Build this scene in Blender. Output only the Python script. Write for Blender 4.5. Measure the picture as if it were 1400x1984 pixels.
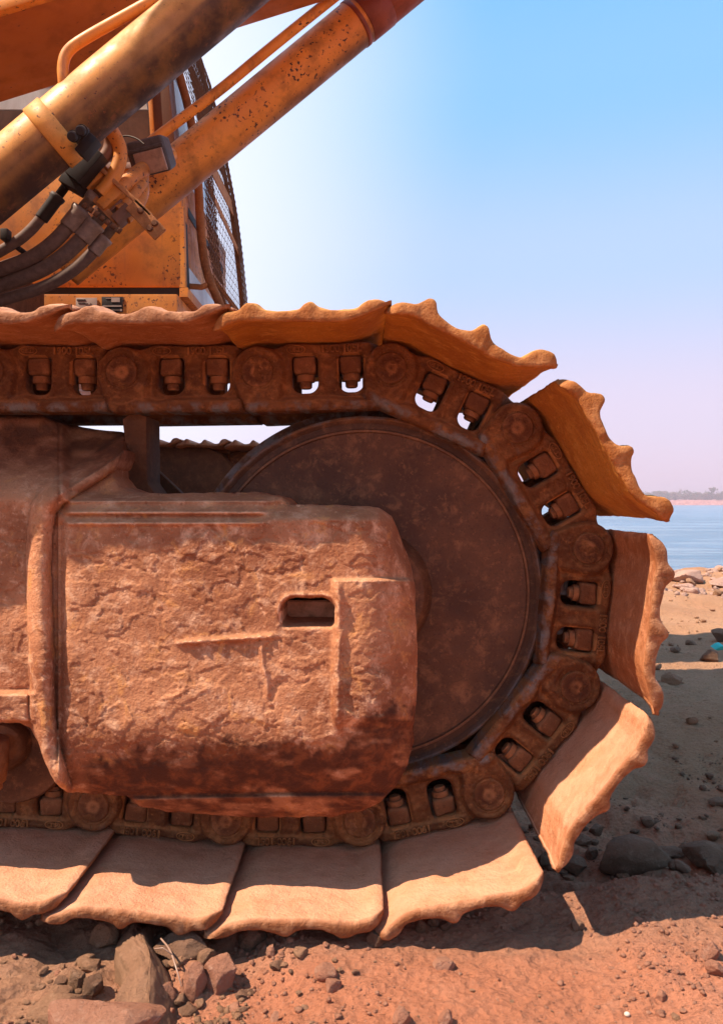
import bpy, bmesh, math, random
import numpy as np
from mathutils import Vector, Matrix, Euler
random.seed(7)

rng = np.random.default_rng(11)
for o in list(bpy.data.objects): bpy.data.objects.remove(o)
SC = bpy.context.scene
COL = SC.collection

# ------------------------------------------------------------------ camera, light, exposure
F = 1575.0; HZ = 975.0; D = 1.15            # focal length and horizon in photograph pixels, camera distance to the chain
cam = bpy.data.cameras.new('camera'); camo = bpy.data.objects.new('camera', cam); COL.objects.link(camo)
camo.location = (0, -D, 0); camo.rotation_euler = (math.radians(90), 0, 0)
cam.sensor_fit = 'VERTICAL'; cam.sensor_height = 36.0; cam.lens = F / 1984 * 36.0
cam.shift_y = (HZ - 992) / 1984 * -1 * -1
cam.clip_start = 0.02; cam.clip_end = 9000
SC.camera = camo
SUN = Vector((-0.64, -0.22, 1.0)).normalized()
sl = bpy.data.lights.new('sun', 'SUN'); so = bpy.data.objects.new('sun', sl); COL.objects.link(so)
so.rotation_euler = SUN.to_track_quat('Z', 'Y').to_euler(); so.location = (-3, -1, 6)
sl.energy = 5.0; sl.angle = math.radians(0.5); sl.color = (1.0, 0.86, 0.70)
SC.view_settings.view_transform = 'Standard'; SC.view_settings.look = 'None'
SC.view_settings.gamma = 1; SC.view_settings.use_curve_mapping = False
SC.view_settings.exposure = 0.78
SC.cycles.use_denoising = True
SC.cycles.max_bounces = 6
SC.cycles.volume_bounces = 0

world = bpy.data.worlds.new('World'); SC.world = world; world.use_nodes = True
def build_world():
    nt = world.node_tree; N = nt.nodes; L = nt.links; N.clear()
    out = N.new('ShaderNodeOutputWorld'); bg = N.new('ShaderNodeBackground')
    sky = N.new('ShaderNodeTexSky'); sky.sky_type = 'NISHITA'; sky.sun_disc = False
    sky.sun_elevation = math.asin(SUN.z); sky.sun_rotation = math.atan2(SUN.x, SUN.y)
    sky.air_density = 1.2; sky.dust_density = 3.0; sky.ozone_density = 1.5
    bg.inputs['Strength'].default_value = 0.10
    tc = N.new('ShaderNodeTexCoord'); sep = N.new('ShaderNodeSeparateXYZ')
    L.new(tc.outputs['Generated'], sep.inputs[0])
    # elevation colours of the hazy sea air, in units of the background strength
    r = N.new('ShaderNodeValToRGB'); r.color_ramp.interpolation = 'EASE'
    e = r.color_ramp.elements
    e[0].position = 0.0; e[0].color = (.64, .50, .62, 1)
    e[1].position = 0.62; e[1].color = (.115, .38, .71, 1)
    m = e.new(0.10); m.color = (.58, .50, .65, 1)
    m = e.new(0.28); m.color = (.36, .485, .72, 1)
    m = e.new(0.45); m.color = (.20, .435, .72, 1)
    L.new(sep.outputs[2], r.inputs[0])
    # brighter, whiter air towards the sun's side
    dv = N.new('ShaderNodeVectorMath'); dv.operation = 'DOT_PRODUCT'
    g = Vector((-.62, .72, .40)).normalized(); dv.inputs[1].default_value = g
    L.new(tc.outputs['Generated'], dv.inputs[0])
    mr = N.new('ShaderNodeMapRange'); mr.interpolation_type = 'SMOOTHSTEP'
    mr.inputs['From Min'].default_value = 0.70; mr.inputs['From Max'].default_value = 0.93
    L.new(dv.outputs['Value'], mr.inputs['Value'])
    mx = N.new('ShaderNodeMix'); mx.data_type = 'RGBA'
    L.new(mr.outputs[0], mx.inputs[0]); L.new(r.outputs[0], mx.inputs[6]); mx.inputs[7].default_value = (.72, .74, .90, 1)
    sc_ = N.new('ShaderNodeVectorMath'); sc_.operation = 'SCALE'; sc_.inputs[3].default_value = 9.1
    L.new(mx.outputs[2], sc_.inputs[0])
    m2 = N.new('ShaderNodeMix'); m2.data_type = 'RGBA'; m2.inputs[0].default_value = 0.86
    L.new(sky.outputs[0], m2.inputs[6]); L.new(sc_.outputs[0], m2.inputs[7])
    L.new(m2.outputs[2], bg.inputs[0]); L.new(bg.outputs[0], out.inputs[0])
build_world()

def at(px, py, y):
    """photograph pixel + depth -> point in the world"""
    d = y + D
    return ((px - 700) * d / F, y, -(py - HZ) * d / F)

# ------------------------------------------------------------------ noise
def _h(ix, iy, iz, s):
    h = ix * np.uint32(374761393) + iy * np.uint32(668265263) + (iz * np.uint32(1440662683) + np.uint32((s * 974711) & 0xffffffff))
    h = (h ^ (h >> np.uint32(13))) * np.uint32(1274126177)
    h = (h ^ (h >> np.uint32(16))) * np.uint32(2246822519)
    return ((h ^ (h >> np.uint32(15))) & np.uint32(0xffffff)).astype(np.float32) * np.float32(2 / 0xffffff) - np.float32(1)
def vn(x, y, z=None, s=0):
    x = np.asarray(x, float); y = np.asarray(y, float)
    x, y = np.broadcast_arrays(x, y)
    flat = z is None
    z = np.zeros(1) if flat else np.broadcast_to(np.asarray(z, float), x.shape)
    fl = lambda a: np.floor(a)
    ix, iy, iz = fl(x), fl(y), fl(z)
    fx, fy, fz = (x - ix).astype(np.float32), (y - iy).astype(np.float32), (z - iz).astype(np.float32)
    ix, iy, iz = (a.astype(np.int64).astype(np.uint32) for a in (ix, iy, iz)); one = np.uint32(1)
    fx = fx * fx * (3 - 2 * fx); fy = fy * fy * (3 - 2 * fy); fz = fz * fz * (3 - 2 * fz)
    def plane(k):
        k = iz + one if k else iz
        a = _h(ix, iy, k, s); b = _h(ix + one, iy, k, s); c = _h(ix, iy + one, k, s); d = _h(ix + one, iy + one, k, s)
        a = a + (b - a) * fx; c = c + (d - c) * fx
        return a + (c - a) * fy
    with np.errstate(over='ignore'):
        r = plane(0)
        if flat: return r.astype(float)
        return (r + (plane(1) - r) * fz).astype(float)
def fbm(x, y, z=None, o=4, s=0, g=.5):
    r = 0; a = 1; f = 1
    for k in range(o):
        r = r + a * vn(x * f + 13.7 * k, y * f - 7.1 * k, None if z is None else z * f + 3.3 * k, s + k)
        a *= g; f *= 2.03
    return r
def ss(a, b, x):
    t = np.clip((x - a) / (b - a), 0, 1); return t * t * (3 - 2 * t)

# ------------------------------------------------------------------ sdf helpers
def sd_box(x, y, cx, cy, hx, hy, r=0.0):
    qx = np.abs(x - cx) - hx + r; qy = np.abs(y - cy) - hy + r
    return np.hypot(np.maximum(qx, 0), np.maximum(qy, 0)) + np.minimum(np.maximum(qx, qy), 0) - r
def sd_poly(x, y, P):
    d = np.full(np.shape(x), 1e18); inside = np.zeros(np.shape(x), bool)
    n = len(P)
    for i in range(n):
        x0, y0 = P[i]; x1, y1 = P[(i + 1) % n]
        ex, ey = x1 - x0, y1 - y0
        t = np.clip(((x - x0) * ex + (y - y0) * ey) / (ex * ex + ey * ey + 1e-18), 0, 1)
        d = np.minimum(d, (x - x0 - ex * t) ** 2 + (y - y0 - ey * t) ** 2)
        c = ((y0 <= y) & (y < y1)) | ((y1 <= y) & (y < y0))
        with np.errstate(divide='ignore', invalid='ignore'):
            xi = x0 + (y - y0) / (y1 - y0 if y1 != y0 else 1e-18) * ex
        inside ^= c & (x < xi)
    return np.where(inside, -1, 1) * np.sqrt(d)
def sd_line(x, y, P):
    d = np.full(np.shape(x), 1e18)
    for (x0, y0), (x1, y1) in zip(P[:-1], P[1:]):
        ex, ey = x1 - x0, y1 - y0
        t = np.clip(((x - x0) * ex + (y - y0) * ey) / (ex * ex + ey * ey + 1e-18), 0, 1)
        d = np.minimum(d, (x - x0 - ex * t) ** 2 + (y - y0 - ey * t) ** 2)
    return np.sqrt(d)
def smin(a, b, k):
    h = np.clip(.5 + .5 * (b - a) / k, 0, 1)
    return b * (1 - h) + a * h - k * h * (1 - h)

# ------------------------------------------------------------------ object helpers
def mesh_np(name, V, Fc, smooth=True, attrs=None):
    V = np.asarray(V, np.float32).reshape(-1, 3); Fc = np.asarray(Fc, np.int32)
    k = Fc.shape[1]; me = bpy.data.meshes.new(name)
    me.vertices.add(len(V)); me.vertices.foreach_set('co', V.ravel())
    me.loops.add(Fc.size); me.loops.foreach_set('vertex_index', Fc.ravel())
    me.polygons.add(len(Fc)); me.polygons.foreach_set('loop_start', np.arange(0, Fc.size, k, dtype=np.int32))
    me.update(calc_edges=True); me.validate()
    if smooth: me.polygons.foreach_set('use_smooth', np.ones(len(me.polygons), bool))
    if attrs:
        for an, av in attrs.items():
            a = me.attributes.new(an, 'FLOAT', 'POINT'); a.data.foreach_set('value', np.asarray(av, np.float32))
    return me
def put(name, me, mat=None, parent=None, M=None):
    o = bpy.data.objects.new(name, me); COL.objects.link(o)
    if mat is not None and len(me.materials) == 0: me.materials.append(mat)
    if parent is not None: o.parent = parent
    if M is not None: o.matrix_local = M
    return o
def thing(o, label, cat, group=None):
    o['label'] = label; o['category'] = cat
    if group: o['group'] = group
    return o
def grid_faces(nu, nv, wu=False):
    i = np.arange(nu if wu else nu - 1); j = np.arange(nv - 1); I, J = np.meshgrid(i, j, indexing='ij')
    I2 = (I + 1) % nu
    return np.stack([I * nv + J, I2 * nv + J, I2 * nv + J + 1, I * nv + J + 1], -1).reshape(-1, 4)
def bm_mesh(name, bm, smooth=False, angle=35):
    bmesh.ops.recalc_face_normals(bm, faces=bm.faces[:])
    me = bpy.data.meshes.new(name); bm.to_mesh(me); bm.free()
    if smooth:
        for p in me.polygons: p.use_smooth = True
        try: me.set_sharp_from_angle(angle=math.radians(angle))
        except Exception: pass
    return me
def box_me(name, sx, sy, sz, bev=0.002, seg=2, taper=None, jit=0):
    bm = bmesh.new(); bmesh.ops.create_cube(bm, size=1)
    for v in bm.verts:
        v.co.x *= sx; v.co.y *= sy; v.co.z *= sz
        if taper and v.co.z > 0: v.co.x *= taper; v.co.y *= taper
        if jit: v.co += Vector([random.uniform(-jit, jit) for _ in range(3)])
    if bev: bmesh.ops.bevel(bm, geom=bm.edges[:], offset=bev, segments=seg, profile=.6, affect='EDGES')
    return bm_mesh(name, bm, True)
def prism_me(name, pts, y0, y1, bev=0.0):
    """pts: (x,z) outline, extruded between depths y0 < y1"""
    bm = bmesh.new()
    a = [bm.verts.new((x, y0, z)) for x, z in pts]; b = [bm.verts.new((x, y1, z)) for x, z in pts]
    bm.faces.new(a); bm.faces.new(b[::-1])
    n = len(pts)
    for i in range(n): bm.faces.new((a[i], a[(i + 1) % n], b[(i + 1) % n], b[i]))
    bmesh.ops.recalc_face_normals(bm, faces=bm.faces[:])
    if bev: bmesh.ops.bevel(bm, geom=bm.edges[:], offset=bev, segments=2, profile=.6, affect='EDGES')
    return bm_mesh(name, bm, True)
def ppoly(P, y): return [(at(a, b, y)[0], at(a, b, y)[2]) for a, b in P]
def tube_me(name, pts, rad, seg=20, cap=True, smoothn=0):
    P = np.array(pts, float)
    R = np.full(len(P), rad) if np.isscalar(rad) else np.array(rad, float)
    for _ in range(smoothn):
        Q = []; S = []
        for i in range(len(P) - 1):
            Q += [P[i] * .75 + P[i + 1] * .25, P[i] * .25 + P[i + 1] * .75]; S += [R[i] * .75 + R[i + 1] * .25, R[i] * .25 + R[i + 1] * .75]
        Q = [P[0]] + Q + [P[-1]]; S = [R[0]] + S + [R[-1]]
        P = np.array(Q); R = np.array(S)
    T = np.gradient(P, axis=0); T /= np.linalg.norm(T, axis=1)[:, None] + 1e-12
    up = np.array([0, 1., 0]) if abs(T[0][1]) < .9 else np.array([0, 0, 1.])
    V = []
    a = np.linspace(0, 2 * np.pi, seg, endpoint=False)
    for i in range(len(P)):
        s = np.cross(T[i], up); s /= np.linalg.norm(s) + 1e-12
        u = np.cross(s, T[i]); up = u
        V.append(P[i] + R[i] * (np.cos(a)[:, None] * s + np.sin(a)[:, None] * u))
    V = np.concatenate(V); n = len(P)
    Fc = []
    for i in range(n - 1):
        for j in range(seg):
            Fc.append((i * seg + j, i * seg + (j + 1) % seg, (i + 1) * seg + (j + 1) % seg, (i + 1) * seg + j))
    me = bpy.data.meshes.new(name)
    fs = [tuple(f) for f in Fc]
    if cap: fs += [tuple(range(seg))[::-1], tuple(range((n - 1) * seg, n * seg))]
    me.from_pydata(V.tolist(), [], fs); me.update()
    bm = bmesh.new(); bm.from_mesh(me); bmesh.ops.recalc_face_normals(bm, faces=bm.faces[:]); bm.to_mesh(me); bm.free()
    for p in me.polygons: p.use_smooth = len(p.vertices) == 4
    return me
def lathe_me(name, prof, seg=96, axis_y=True, noise=0):
    """prof: (r, y) pairs; axis along y"""
    pr = np.array(prof, float); a = np.linspace(0, 2 * np.pi, seg, endpoint=False)
    R, A = np.meshgrid(pr[:, 0], a); Y, _ = np.meshgrid(pr[:, 1], a)
    V = np.stack([R * np.cos(A), Y, R * np.sin(A)], -1)
    if noise: V[..., 1] += noise * fbm(V[..., 0] * 60, V[..., 2] * 60, o=3)
    me = mesh_np(name, V.reshape(-1, 3), grid_faces(seg, len(pr), True))
    bm = bmesh.new(); bm.from_mesh(me); bmesh.ops.recalc_face_normals(bm, faces=bm.faces[:]); bm.to_mesh(me); bm.free()
    try: me.set_sharp_from_angle(angle=math.radians(38))
    except Exception: pass
    return me

def relief(name, x0, x1, y0, y1, h, sdf, place, back, attr=None, rnd=None):
    """cast plate: grid over a 2-D outline (sdf < 0), its front placed by place(u, v, sdf), its rim carried back by back(V)"""
    us = np.arange(x0, x1 + h, h); vs = np.arange(y0, y1 + h, h)
    U, Vv = np.meshgrid(us, vs, indexing='ij'); U = U.copy(); Vv = Vv.copy()
    S = sdf(U, Vv)
    near = np.abs(S) < h * .75
    for _ in range(2):
        e = h * .25
        gx = (sdf(U + e, Vv) - sdf(U - e, Vv)) / (2 * e); gy = (sdf(U, Vv + e) - sdf(U, Vv - e)) / (2 * e)
        g2 = gx * gx + gy * gy + 1e-9
        U[near] -= (S * gx / g2)[near]; Vv[near] -= (S * gy / g2)[near]
        S = sdf(U, Vv)
    ok = (S < h * .3)
    cell = ok[:-1, :-1] & ok[1:, :-1] & ok[1:, 1:] & ok[:-1, 1:]
    nu, nv = U.shape
    I, J = np.nonzero(cell)
    Fc = np.stack([I * nv + J, I * nv + J + 1, (I + 1) * nv + J + 1, (I + 1) * nv + J], -1)
    W = place(U.ravel(), Vv.ravel(), S.ravel())
    used = np.unique(Fc); rm = np.full(nu * nv, -1); rm[used] = np.arange(len(used))
    A = {} if attr is None else {k: f(U.ravel()[used], Vv.ravel()[used], S.ravel()[used]) for k, f in attr.items()}
    W = W[used]; Fc = rm[Fc]
    E = np.concatenate([Fc[:, [0, 1]], Fc[:, [1, 2]], Fc[:, [2, 3]], Fc[:, [3, 0]]])
    key = np.sort(E, 1); code = key[:, 0].astype(np.int64) * len(used) + key[:, 1]
    uq, idx, cnt = np.unique(code, return_index=True, return_counts=True)
    BE = E[idx[cnt == 1]]
    bv = np.unique(BE); bm_ = np.full(len(used), -1); bm_[bv] = np.arange(len(bv))
    n0 = len(W); rings = [W[bv]]; B = back(W[bv])
    # carry the rim back in a few steps so that the wall has its own edge
    rings = [W[bv], W[bv] * .85 + B * .15, B]
    allV = [W]; base = [bv]
    for k in range(3):
        base.append(n0 + k * len(bv) + np.arange(len(bv))); allV.append(rings[k])
    F2 = []
    for k in range(1, 3):
        a = base[k][bm_[BE[:, 0]]]; b = base[k][bm_[BE[:, 1]]]; c = base[k + 1][bm_[BE[:, 1]]]; d = base[k + 1][bm_[BE[:, 0]]]
        F2.append(np.stack([b, a, d, c], -1))
    V = np.concatenate(allV); Fa = np.concatenate([Fc] + F2)
    at_ = {k: np.concatenate([v] + [v[bv]] * 3) for k, v in A.items()}
    return mesh_np(name, V, Fa, True, at_)

# ------------------------------------------------------------------ materials
class NB:
    def __init__(s, name):
        s.m = bpy.data.materials.new(name); s.m.use_nodes = True
        s.nt = s.m.node_tree; s.N = s.nt.nodes; s.L = s.nt.links
        s.b = s.N['Principled BSDF']; s.geo = s.N.new('ShaderNodeNewGeometry')
        s.oi = s.N.new('ShaderNodeObjectInfo')
        s.pos = s.geo.outputs['Position']
    def lk(s, a, b): s.L.new(a, b)
    def noise(s, scale, det=6, rough=.6, vec=None, dist=0, sc3=None):
        n = s.N.new('ShaderNodeTexNoise'); n.inputs['Scale'].default_value = scale
        n.inputs['Detail'].default_value = det; n.inputs['Roughness'].default_value = rough
        n.inputs['Distortion'].default_value = dist
        v = vec or s.pos
        if sc3:
            mp = s.N.new('ShaderNodeMapping'); mp.inputs['Scale'].default_value = sc3[:3]
            if len(sc3) > 3: mp.inputs['Rotation'].default_value = sc3[3]
            s.lk(v, mp.inputs[0]); v = mp.outputs[0]
        s.lk(v, n.inputs['Vector']); return n.outputs['Fac']
    def vor(s, scale, feature='F1', out='Distance', vec=None):
        n = s.N.new('ShaderNodeTexVoronoi'); n.feature = feature; n.inputs['Scale'].default_value = scale
        s.lk(vec or s.pos, n.inputs['Vector']); return n.outputs[out]
    def rng(s, x, a, b, c=0, d=1, smooth=True):
        n = s.N.new('ShaderNodeMapRange'); n.interpolation_type = 'SMOOTHSTEP' if smooth else 'LINEAR'
        for i, v in zip((1, 2, 3, 4), (a, b, c, d)): n.inputs[i].default_value = v
        s.lk(x, n.inputs[0]); return n.outputs[0]
    def math(s, op, a, b=None):
        n = s.N.new('ShaderNodeMath'); n.operation = op
        for i, v in enumerate((a, b)):
            if v is None: continue
            if isinstance(v, (int, float)): n.inputs[i].default_value = v
            else: s.lk(v, n.inputs[i])
        return n.outputs[0]
    def mix(s, f, a, b):
        n = s.N.new('ShaderNodeMix'); n.data_type = 'RGBA'
        for i, v in zip((0, 6, 7), (f, a, b)):
            if isinstance(v, (int, float)): n.inputs[i].default_value = v
            elif isinstance(v, tuple): n.inputs[i].default_value = v + (1,) if len(v) == 3 else v
            else: s.lk(v, n.inputs[i])
        return n.outputs[2]
    def attr(s, name):
        n = s.N.new('ShaderNodeAttribute'); n.attribute_name = name; return n.outputs['Fac']
    def nz(s):
        n = s.N.new('ShaderNodeSeparateXYZ'); s.lk(s.geo.outputs['Normal'], n.inputs[0]); return n.outputs[2]
    def bump(s, hs):
        prev = None
        for h, st, dist in hs:
            b = s.N.new('ShaderNodeBump'); b.inputs['Strength'].default_value = st; b.inputs['Distance'].default_value = dist
            s.lk(h, b.inputs['Height'])
            if prev: s.lk(prev, b.inputs['Normal'])
            prev = b.outputs[0]
        s.lk(prev, s.b.inputs['Normal'])
    def fin(s, col, rough=.8, spec=.3, metal=0):
        if isinstance(col, tuple): s.b.inputs['Base Color'].default_value = col + (1,)
        else: s.lk(col, s.b.inputs['Base Color'])
        if isinstance(rough, float) or isinstance(rough, int): s.b.inputs['Roughness'].default_value = rough
        else: s.lk(rough, s.b.inputs['Roughness'])
        s.b.inputs['Specular IOR Level'].default_value = spec
        if isinstance(metal, (int, float)): s.b.inputs['Metallic'].default_value = metal
        else: s.lk(metal, s.b.inputs['Metallic'])
        return s.m

def rust(name, dark, mid, light, dust=None, dustamt=.6, bs=1.0, rough=.85, spec=.25, wear_shade=None, shine=None, grain=None, patch=None, coarse=.006):
    q = NB(name)
    big = q.noise(9, 5, .6); med = q.noise(45, 6, .65, dist=.4); fine = q.noise(260, 5, .7)
    c = q.mix(q.rng(big, .35, .68), dark, mid)
    c = q.mix(q.rng(med, .48, .75), c, light)
    c = q.mix(q.rng(q.noise(120, 4, .7), .56, .74, 0, .6), c, tuple(min(1, v * 1.25) for v in light))
    if patch: c = q.mix(q.rng(q.noise(26, 6, .7, dist=.6), .54, .68, 0, .75), c, patch); c = q.mix(q.rng(q.noise(17, 5, .7, dist=.3), .60, .66, 0, .6), c, tuple(v * .8 for v in dark))
    c = q.mix(q.rng(fine, .52, .72, 0, .55), c, tuple(v * .35 for v in dark))
    if dust:
        f = q.math('MULTIPLY', q.rng(q.nz(), -.15, .75), q.rng(q.noise(22, 6, .65), .2, .7, .45, 1))
        c = q.mix(q.math('MULTIPLY', f, dustamt), c, dust)
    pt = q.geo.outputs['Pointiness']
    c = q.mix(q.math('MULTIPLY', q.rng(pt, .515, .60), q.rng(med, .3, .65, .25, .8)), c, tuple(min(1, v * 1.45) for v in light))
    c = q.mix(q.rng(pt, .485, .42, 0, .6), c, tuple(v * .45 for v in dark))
    r = rough; metal = 0
    if wear_shade:      # attribute: worn surface, and shade painted on the frame's sloping top
        c = q.mix(q.attr('wear_shade'), c, q.mix(q.rng(med, .4, .7), wear_shade[0], wear_shade[1]))
    if shine:     # polished running surfaces
        st = q.noise(40, 5, .6, sc3=grain or (1, 1, 1))
        f = q.math('MULTIPLY', q.attr('shine'), q.rng(st, .44, .64))
        c = q.mix(f, c, shine); metal = q.math('MULTIPLY', f, .6)
        rr = q.N.new('ShaderNodeMix'); rr.data_type = 'FLOAT'; q.lk(f, rr.inputs[0]); rr.inputs[2].default_value = rough; rr.inputs[3].default_value = .33
        r = rr.outputs[0]
    q.bump([(q.noise(70, 7, .68), .7 * bs, coarse), (fine, .8 * bs, .0016), (q.vor(330), .35 * bs, .001)])
    return q.fin(c, r, spec, metal)

def paint(name, base, deep, chip=(.06, .022, .012), grime=(.13, .05, .02), grimeamt=.5, chips=.64, rough=.45, dust=(.5, .26, .12), dustamt=.35, stretch=None):
    q = NB(name)
    big = q.noise(3.2, 5, .6); med = q.noise(14, 6, .62)
    c = q.mix(q.rng(big, .3, .7), base, deep)
    c = q.mix(q.math('MULTIPLY', q.rng(med, .46, .72), grimeamt), c, grime)
    c = q.mix(q.math('MULTIPLY', q.attr('stain_shade'), q.rng(med, .25, .6, .82, 1)), c, grime)
    cn = q.noise(85, 3, .5, sc3=stretch or (1, 1, 1)); gate = q.rng(q.noise(6, 3, .5), .42, .62)
    cf = q.math('MULTIPLY', q.rng(cn, chips, chips + .02), gate)
    run = q.rng(q.noise(30, 5, .65, sc3=(1, 1, .12)), .55, .72)
    c = q.mix(q.math('MULTIPLY', run, .45), c, (.34, .11, .04))
    c = q.mix(q.math('MULTIPLY', q.rng(cn, chips - .035, chips), q.math('MULTIPLY', gate, .6)), c, (.32, .09, .03))
    c = q.mix(cf, c, chip)
    dn = q.math('MULTIPLY', q.rng(q.nz(), .0, .9), q.rng(q.noise(30, 5, .6), .3, .7))
    c = q.mix(q.math('MULTIPLY', dn, dustamt), c, dust)
    c = q.mix(q.rng(q.noise(400, 3, .6), .55, .75, 0, .25), c, grime)
    q.bump([(cf, -.6, .0015), (q.noise(160, 5, .6), .25, .001)])
    return q.fin(c, q.rng(med, .3, .7, rough - .08, rough + .25), .4)

M = {}
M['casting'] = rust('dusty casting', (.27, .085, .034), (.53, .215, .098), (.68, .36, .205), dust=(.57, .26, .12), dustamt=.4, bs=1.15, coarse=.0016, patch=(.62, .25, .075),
                    wear_shade=((.075, .021, .009), (.21, .058, .018)))
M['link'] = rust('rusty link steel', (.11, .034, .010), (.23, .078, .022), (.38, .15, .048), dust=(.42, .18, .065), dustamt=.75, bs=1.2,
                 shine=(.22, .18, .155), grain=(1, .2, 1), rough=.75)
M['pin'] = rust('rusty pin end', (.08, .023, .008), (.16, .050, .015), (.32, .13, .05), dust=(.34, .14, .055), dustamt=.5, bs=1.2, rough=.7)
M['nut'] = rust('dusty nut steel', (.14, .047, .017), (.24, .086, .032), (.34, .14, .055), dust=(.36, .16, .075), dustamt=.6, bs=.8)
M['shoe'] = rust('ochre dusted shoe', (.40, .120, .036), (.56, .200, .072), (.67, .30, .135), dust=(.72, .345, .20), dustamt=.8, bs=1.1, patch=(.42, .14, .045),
                 wear_shade=((.22, .07, .022), (.42, .19, .09)))
M['shoe_ochre'] = rust('golden ochre shoe', (.44, .135, .018), (.64, .235, .030), (.72, .32, .06), dust=(.72, .33, .10), dustamt=.6, bs=1.1, wear_shade=((.30, .085, .018), (.48, .18, .06)))
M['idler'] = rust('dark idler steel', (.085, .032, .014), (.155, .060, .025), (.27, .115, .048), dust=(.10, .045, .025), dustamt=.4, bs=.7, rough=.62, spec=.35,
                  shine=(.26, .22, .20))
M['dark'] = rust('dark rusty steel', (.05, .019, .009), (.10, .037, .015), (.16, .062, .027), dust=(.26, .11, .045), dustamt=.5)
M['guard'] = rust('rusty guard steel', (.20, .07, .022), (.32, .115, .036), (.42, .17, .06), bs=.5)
M['paint'] = paint('orange machine paint', (.74, .27, .04), (.52, .155, .025), grimeamt=.5, chips=.62)
M['paint_boom'] = paint('weathered boom paint', (.52, .165, .035), (.42, .12, .028), grimeamt=.30, chips=.69, stretch=(.5, 1, 1.4))
M['paint_bright'] = paint('bright tube paint', (.85, .33, .05), (.72, .24, .035), grimeamt=.55, chips=.62)
M['paint_dirty'] = paint('oily cylinder paint', (.86, .39, .085), (.74, .28, .05), grime=(.045, .015, .007), grimeamt=.32, chips=.66, dustamt=.25)
M['gland'] = paint('red rusted paint', (.30, .055, .02), (.22, .04, .018), grime=(.10, .02, .01), grimeamt=.6, chips=.66)
M['cab'] = paint('dusty cab steel', (.20, .085, .045), (.15, .06, .03), grimeamt=.5, chips=.7)
def mk_simple(name, col, rough=.6, spec=.4, bs=.3, var=.25, sc=60):
    q = NB(name); n = q.noise(sc, 6, .6)
    c = q.mix(q.rng(n, .3, .7), tuple(v * (1 - var) for v in col), tuple(min(1, v * (1 + var)) for v in col))
    d = q.math('MULTIPLY', q.rng(q.nz(), -.1, .8), .45)
    c = q.mix(d, c, tuple(.5 * v + .5 * w for v, w in zip(col, (.4, .22, .13))))
    q.bump([(q.noise(sc * 3, 5, .6), bs, .001)]); return q.fin(c, rough, spec)
M['rubber'] = mk_simple('dusty hose rubber', (.125, .072, .052), .7, .3)
M['ferrule'] = mk_simple('grey hose ferrule', (.24, .165, .13), .5, .4)
M['black'] = mk_simple('greasy black steel', (.020, .011, .008), .6, .3)
M['lamp'] = mk_simple('grey lamp plastic', (.075, .06, .058), .6, .35)
M['lens'] = mk_simple('dusty lamp lens', (.34, .20, .14), .35, .5, .1)
M['gasket'] = mk_simple('black window rubber', (.015, .012, .012), .6)
def glass():
    q = NB('sky white cab glass'); n = q.noise(6, 6, .65, dist=.5)
    c = q.mix(q.rng(n, .3, .7), (.74, .68, .66), (.50, .42, .38))  # whitish base colour stands in for the sky's reflection
    return q.fin(c, .18, .6)
M['glass'] = glass()
def glassdark():
    q = NB('brown dust glass'); n = q.noise(14, 7, .7, dist=.4)
    c = q.mix(q.rng(n, .3, .7), (.15, .07, .045), (.085, .036, .022))
    return q.fin(c, .3, .5)
M['glassb'] = glassdark()
M['decal_w'] = mk_simple('faded white decal', (.42, .30, .25), .6, .3, 0, .1)
M['decal_k'] = mk_simple('black decal print', (.02, .016, .016), .5, .3, 0, .1)

def soil_mat():
    q = NB('red dust soil')
    sp = q.N.new('ShaderNodeSeparateXYZ'); q.lk(q.pos, sp.inputs[0])
    big = q.noise(2.2, 5, .6); med = q.noise(18, 6, .65); fine = q.noise(150, 6, .7)
    c = q.mix(q.rng(big, .35, .65), (.56, .205, .105), (.66, .265, .150))
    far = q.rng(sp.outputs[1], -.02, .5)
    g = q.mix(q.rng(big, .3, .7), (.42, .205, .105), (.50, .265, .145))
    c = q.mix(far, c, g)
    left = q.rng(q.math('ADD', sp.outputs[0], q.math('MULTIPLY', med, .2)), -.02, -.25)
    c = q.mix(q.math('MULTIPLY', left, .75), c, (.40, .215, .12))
    track_band = q.math('MULTIPLY', q.rng(q.math('ADD', sp.outputs[1], q.math('MULTIPLY', med, .1)), -.22, -.10), q.rng(sp.outputs[1], .15, .0))
    c = q.mix(q.math('MULTIPLY', track_band, .55), c, (.33, .18, .105))  # darker soil band along the track
    c = q.mix(q.rng(med, .5, .75, 0, .5), c, (.58, .27, .16))
    c = q.mix(q.rng(fine, .50, .70, 0, .5), c, (.20, .08, .045))
    c = q.mix(q.rng(q.noise(420, 3, .6), .60, .75, 0, .6), c, (.60, .36, .24))
    q.bump([(q.noise(30, 9, .72), 1.0, .018), (fine, 1.0, .005), (q.vor(110), .6, .004)])
    return q.fin(c, .95, .15)
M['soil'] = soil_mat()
def rock_mat(name, a, b, l):
    q = NB(name); n = q.noise(14, 6, .6); 
    c = q.mix(q.rng(n, .35, .65), a, b)
    c = q.mix(q.rng(q.noise(90, 6, .7), .5, .75), c, l)
    rnd = q.oi.outputs['Random']
    c = q.mix(q.math('MULTIPLY', rnd, .18), c, tuple(v * .55 for v in a))
    d = q.math('MULTIPLY', q.rng(q.nz(), .1, .9), q.rng(n, .2, .6, .3, .8))
    c = q.mix(q.math('MULTIPLY', d, .45), c, (.46, .21, .12))
    q.bump([(q.noise(38, 9, .72), 1.0, .020), (q.noise(160, 6, .7), .9, .005), (q.noise(500, 4, .7), .6, .0015)])
    return q.fin(c, .9, .2)
M['rock'] = rock_mat('brown grey stone', (.33, .17, .09), (.42, .225, .125), (.50, .29, .17))
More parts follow.
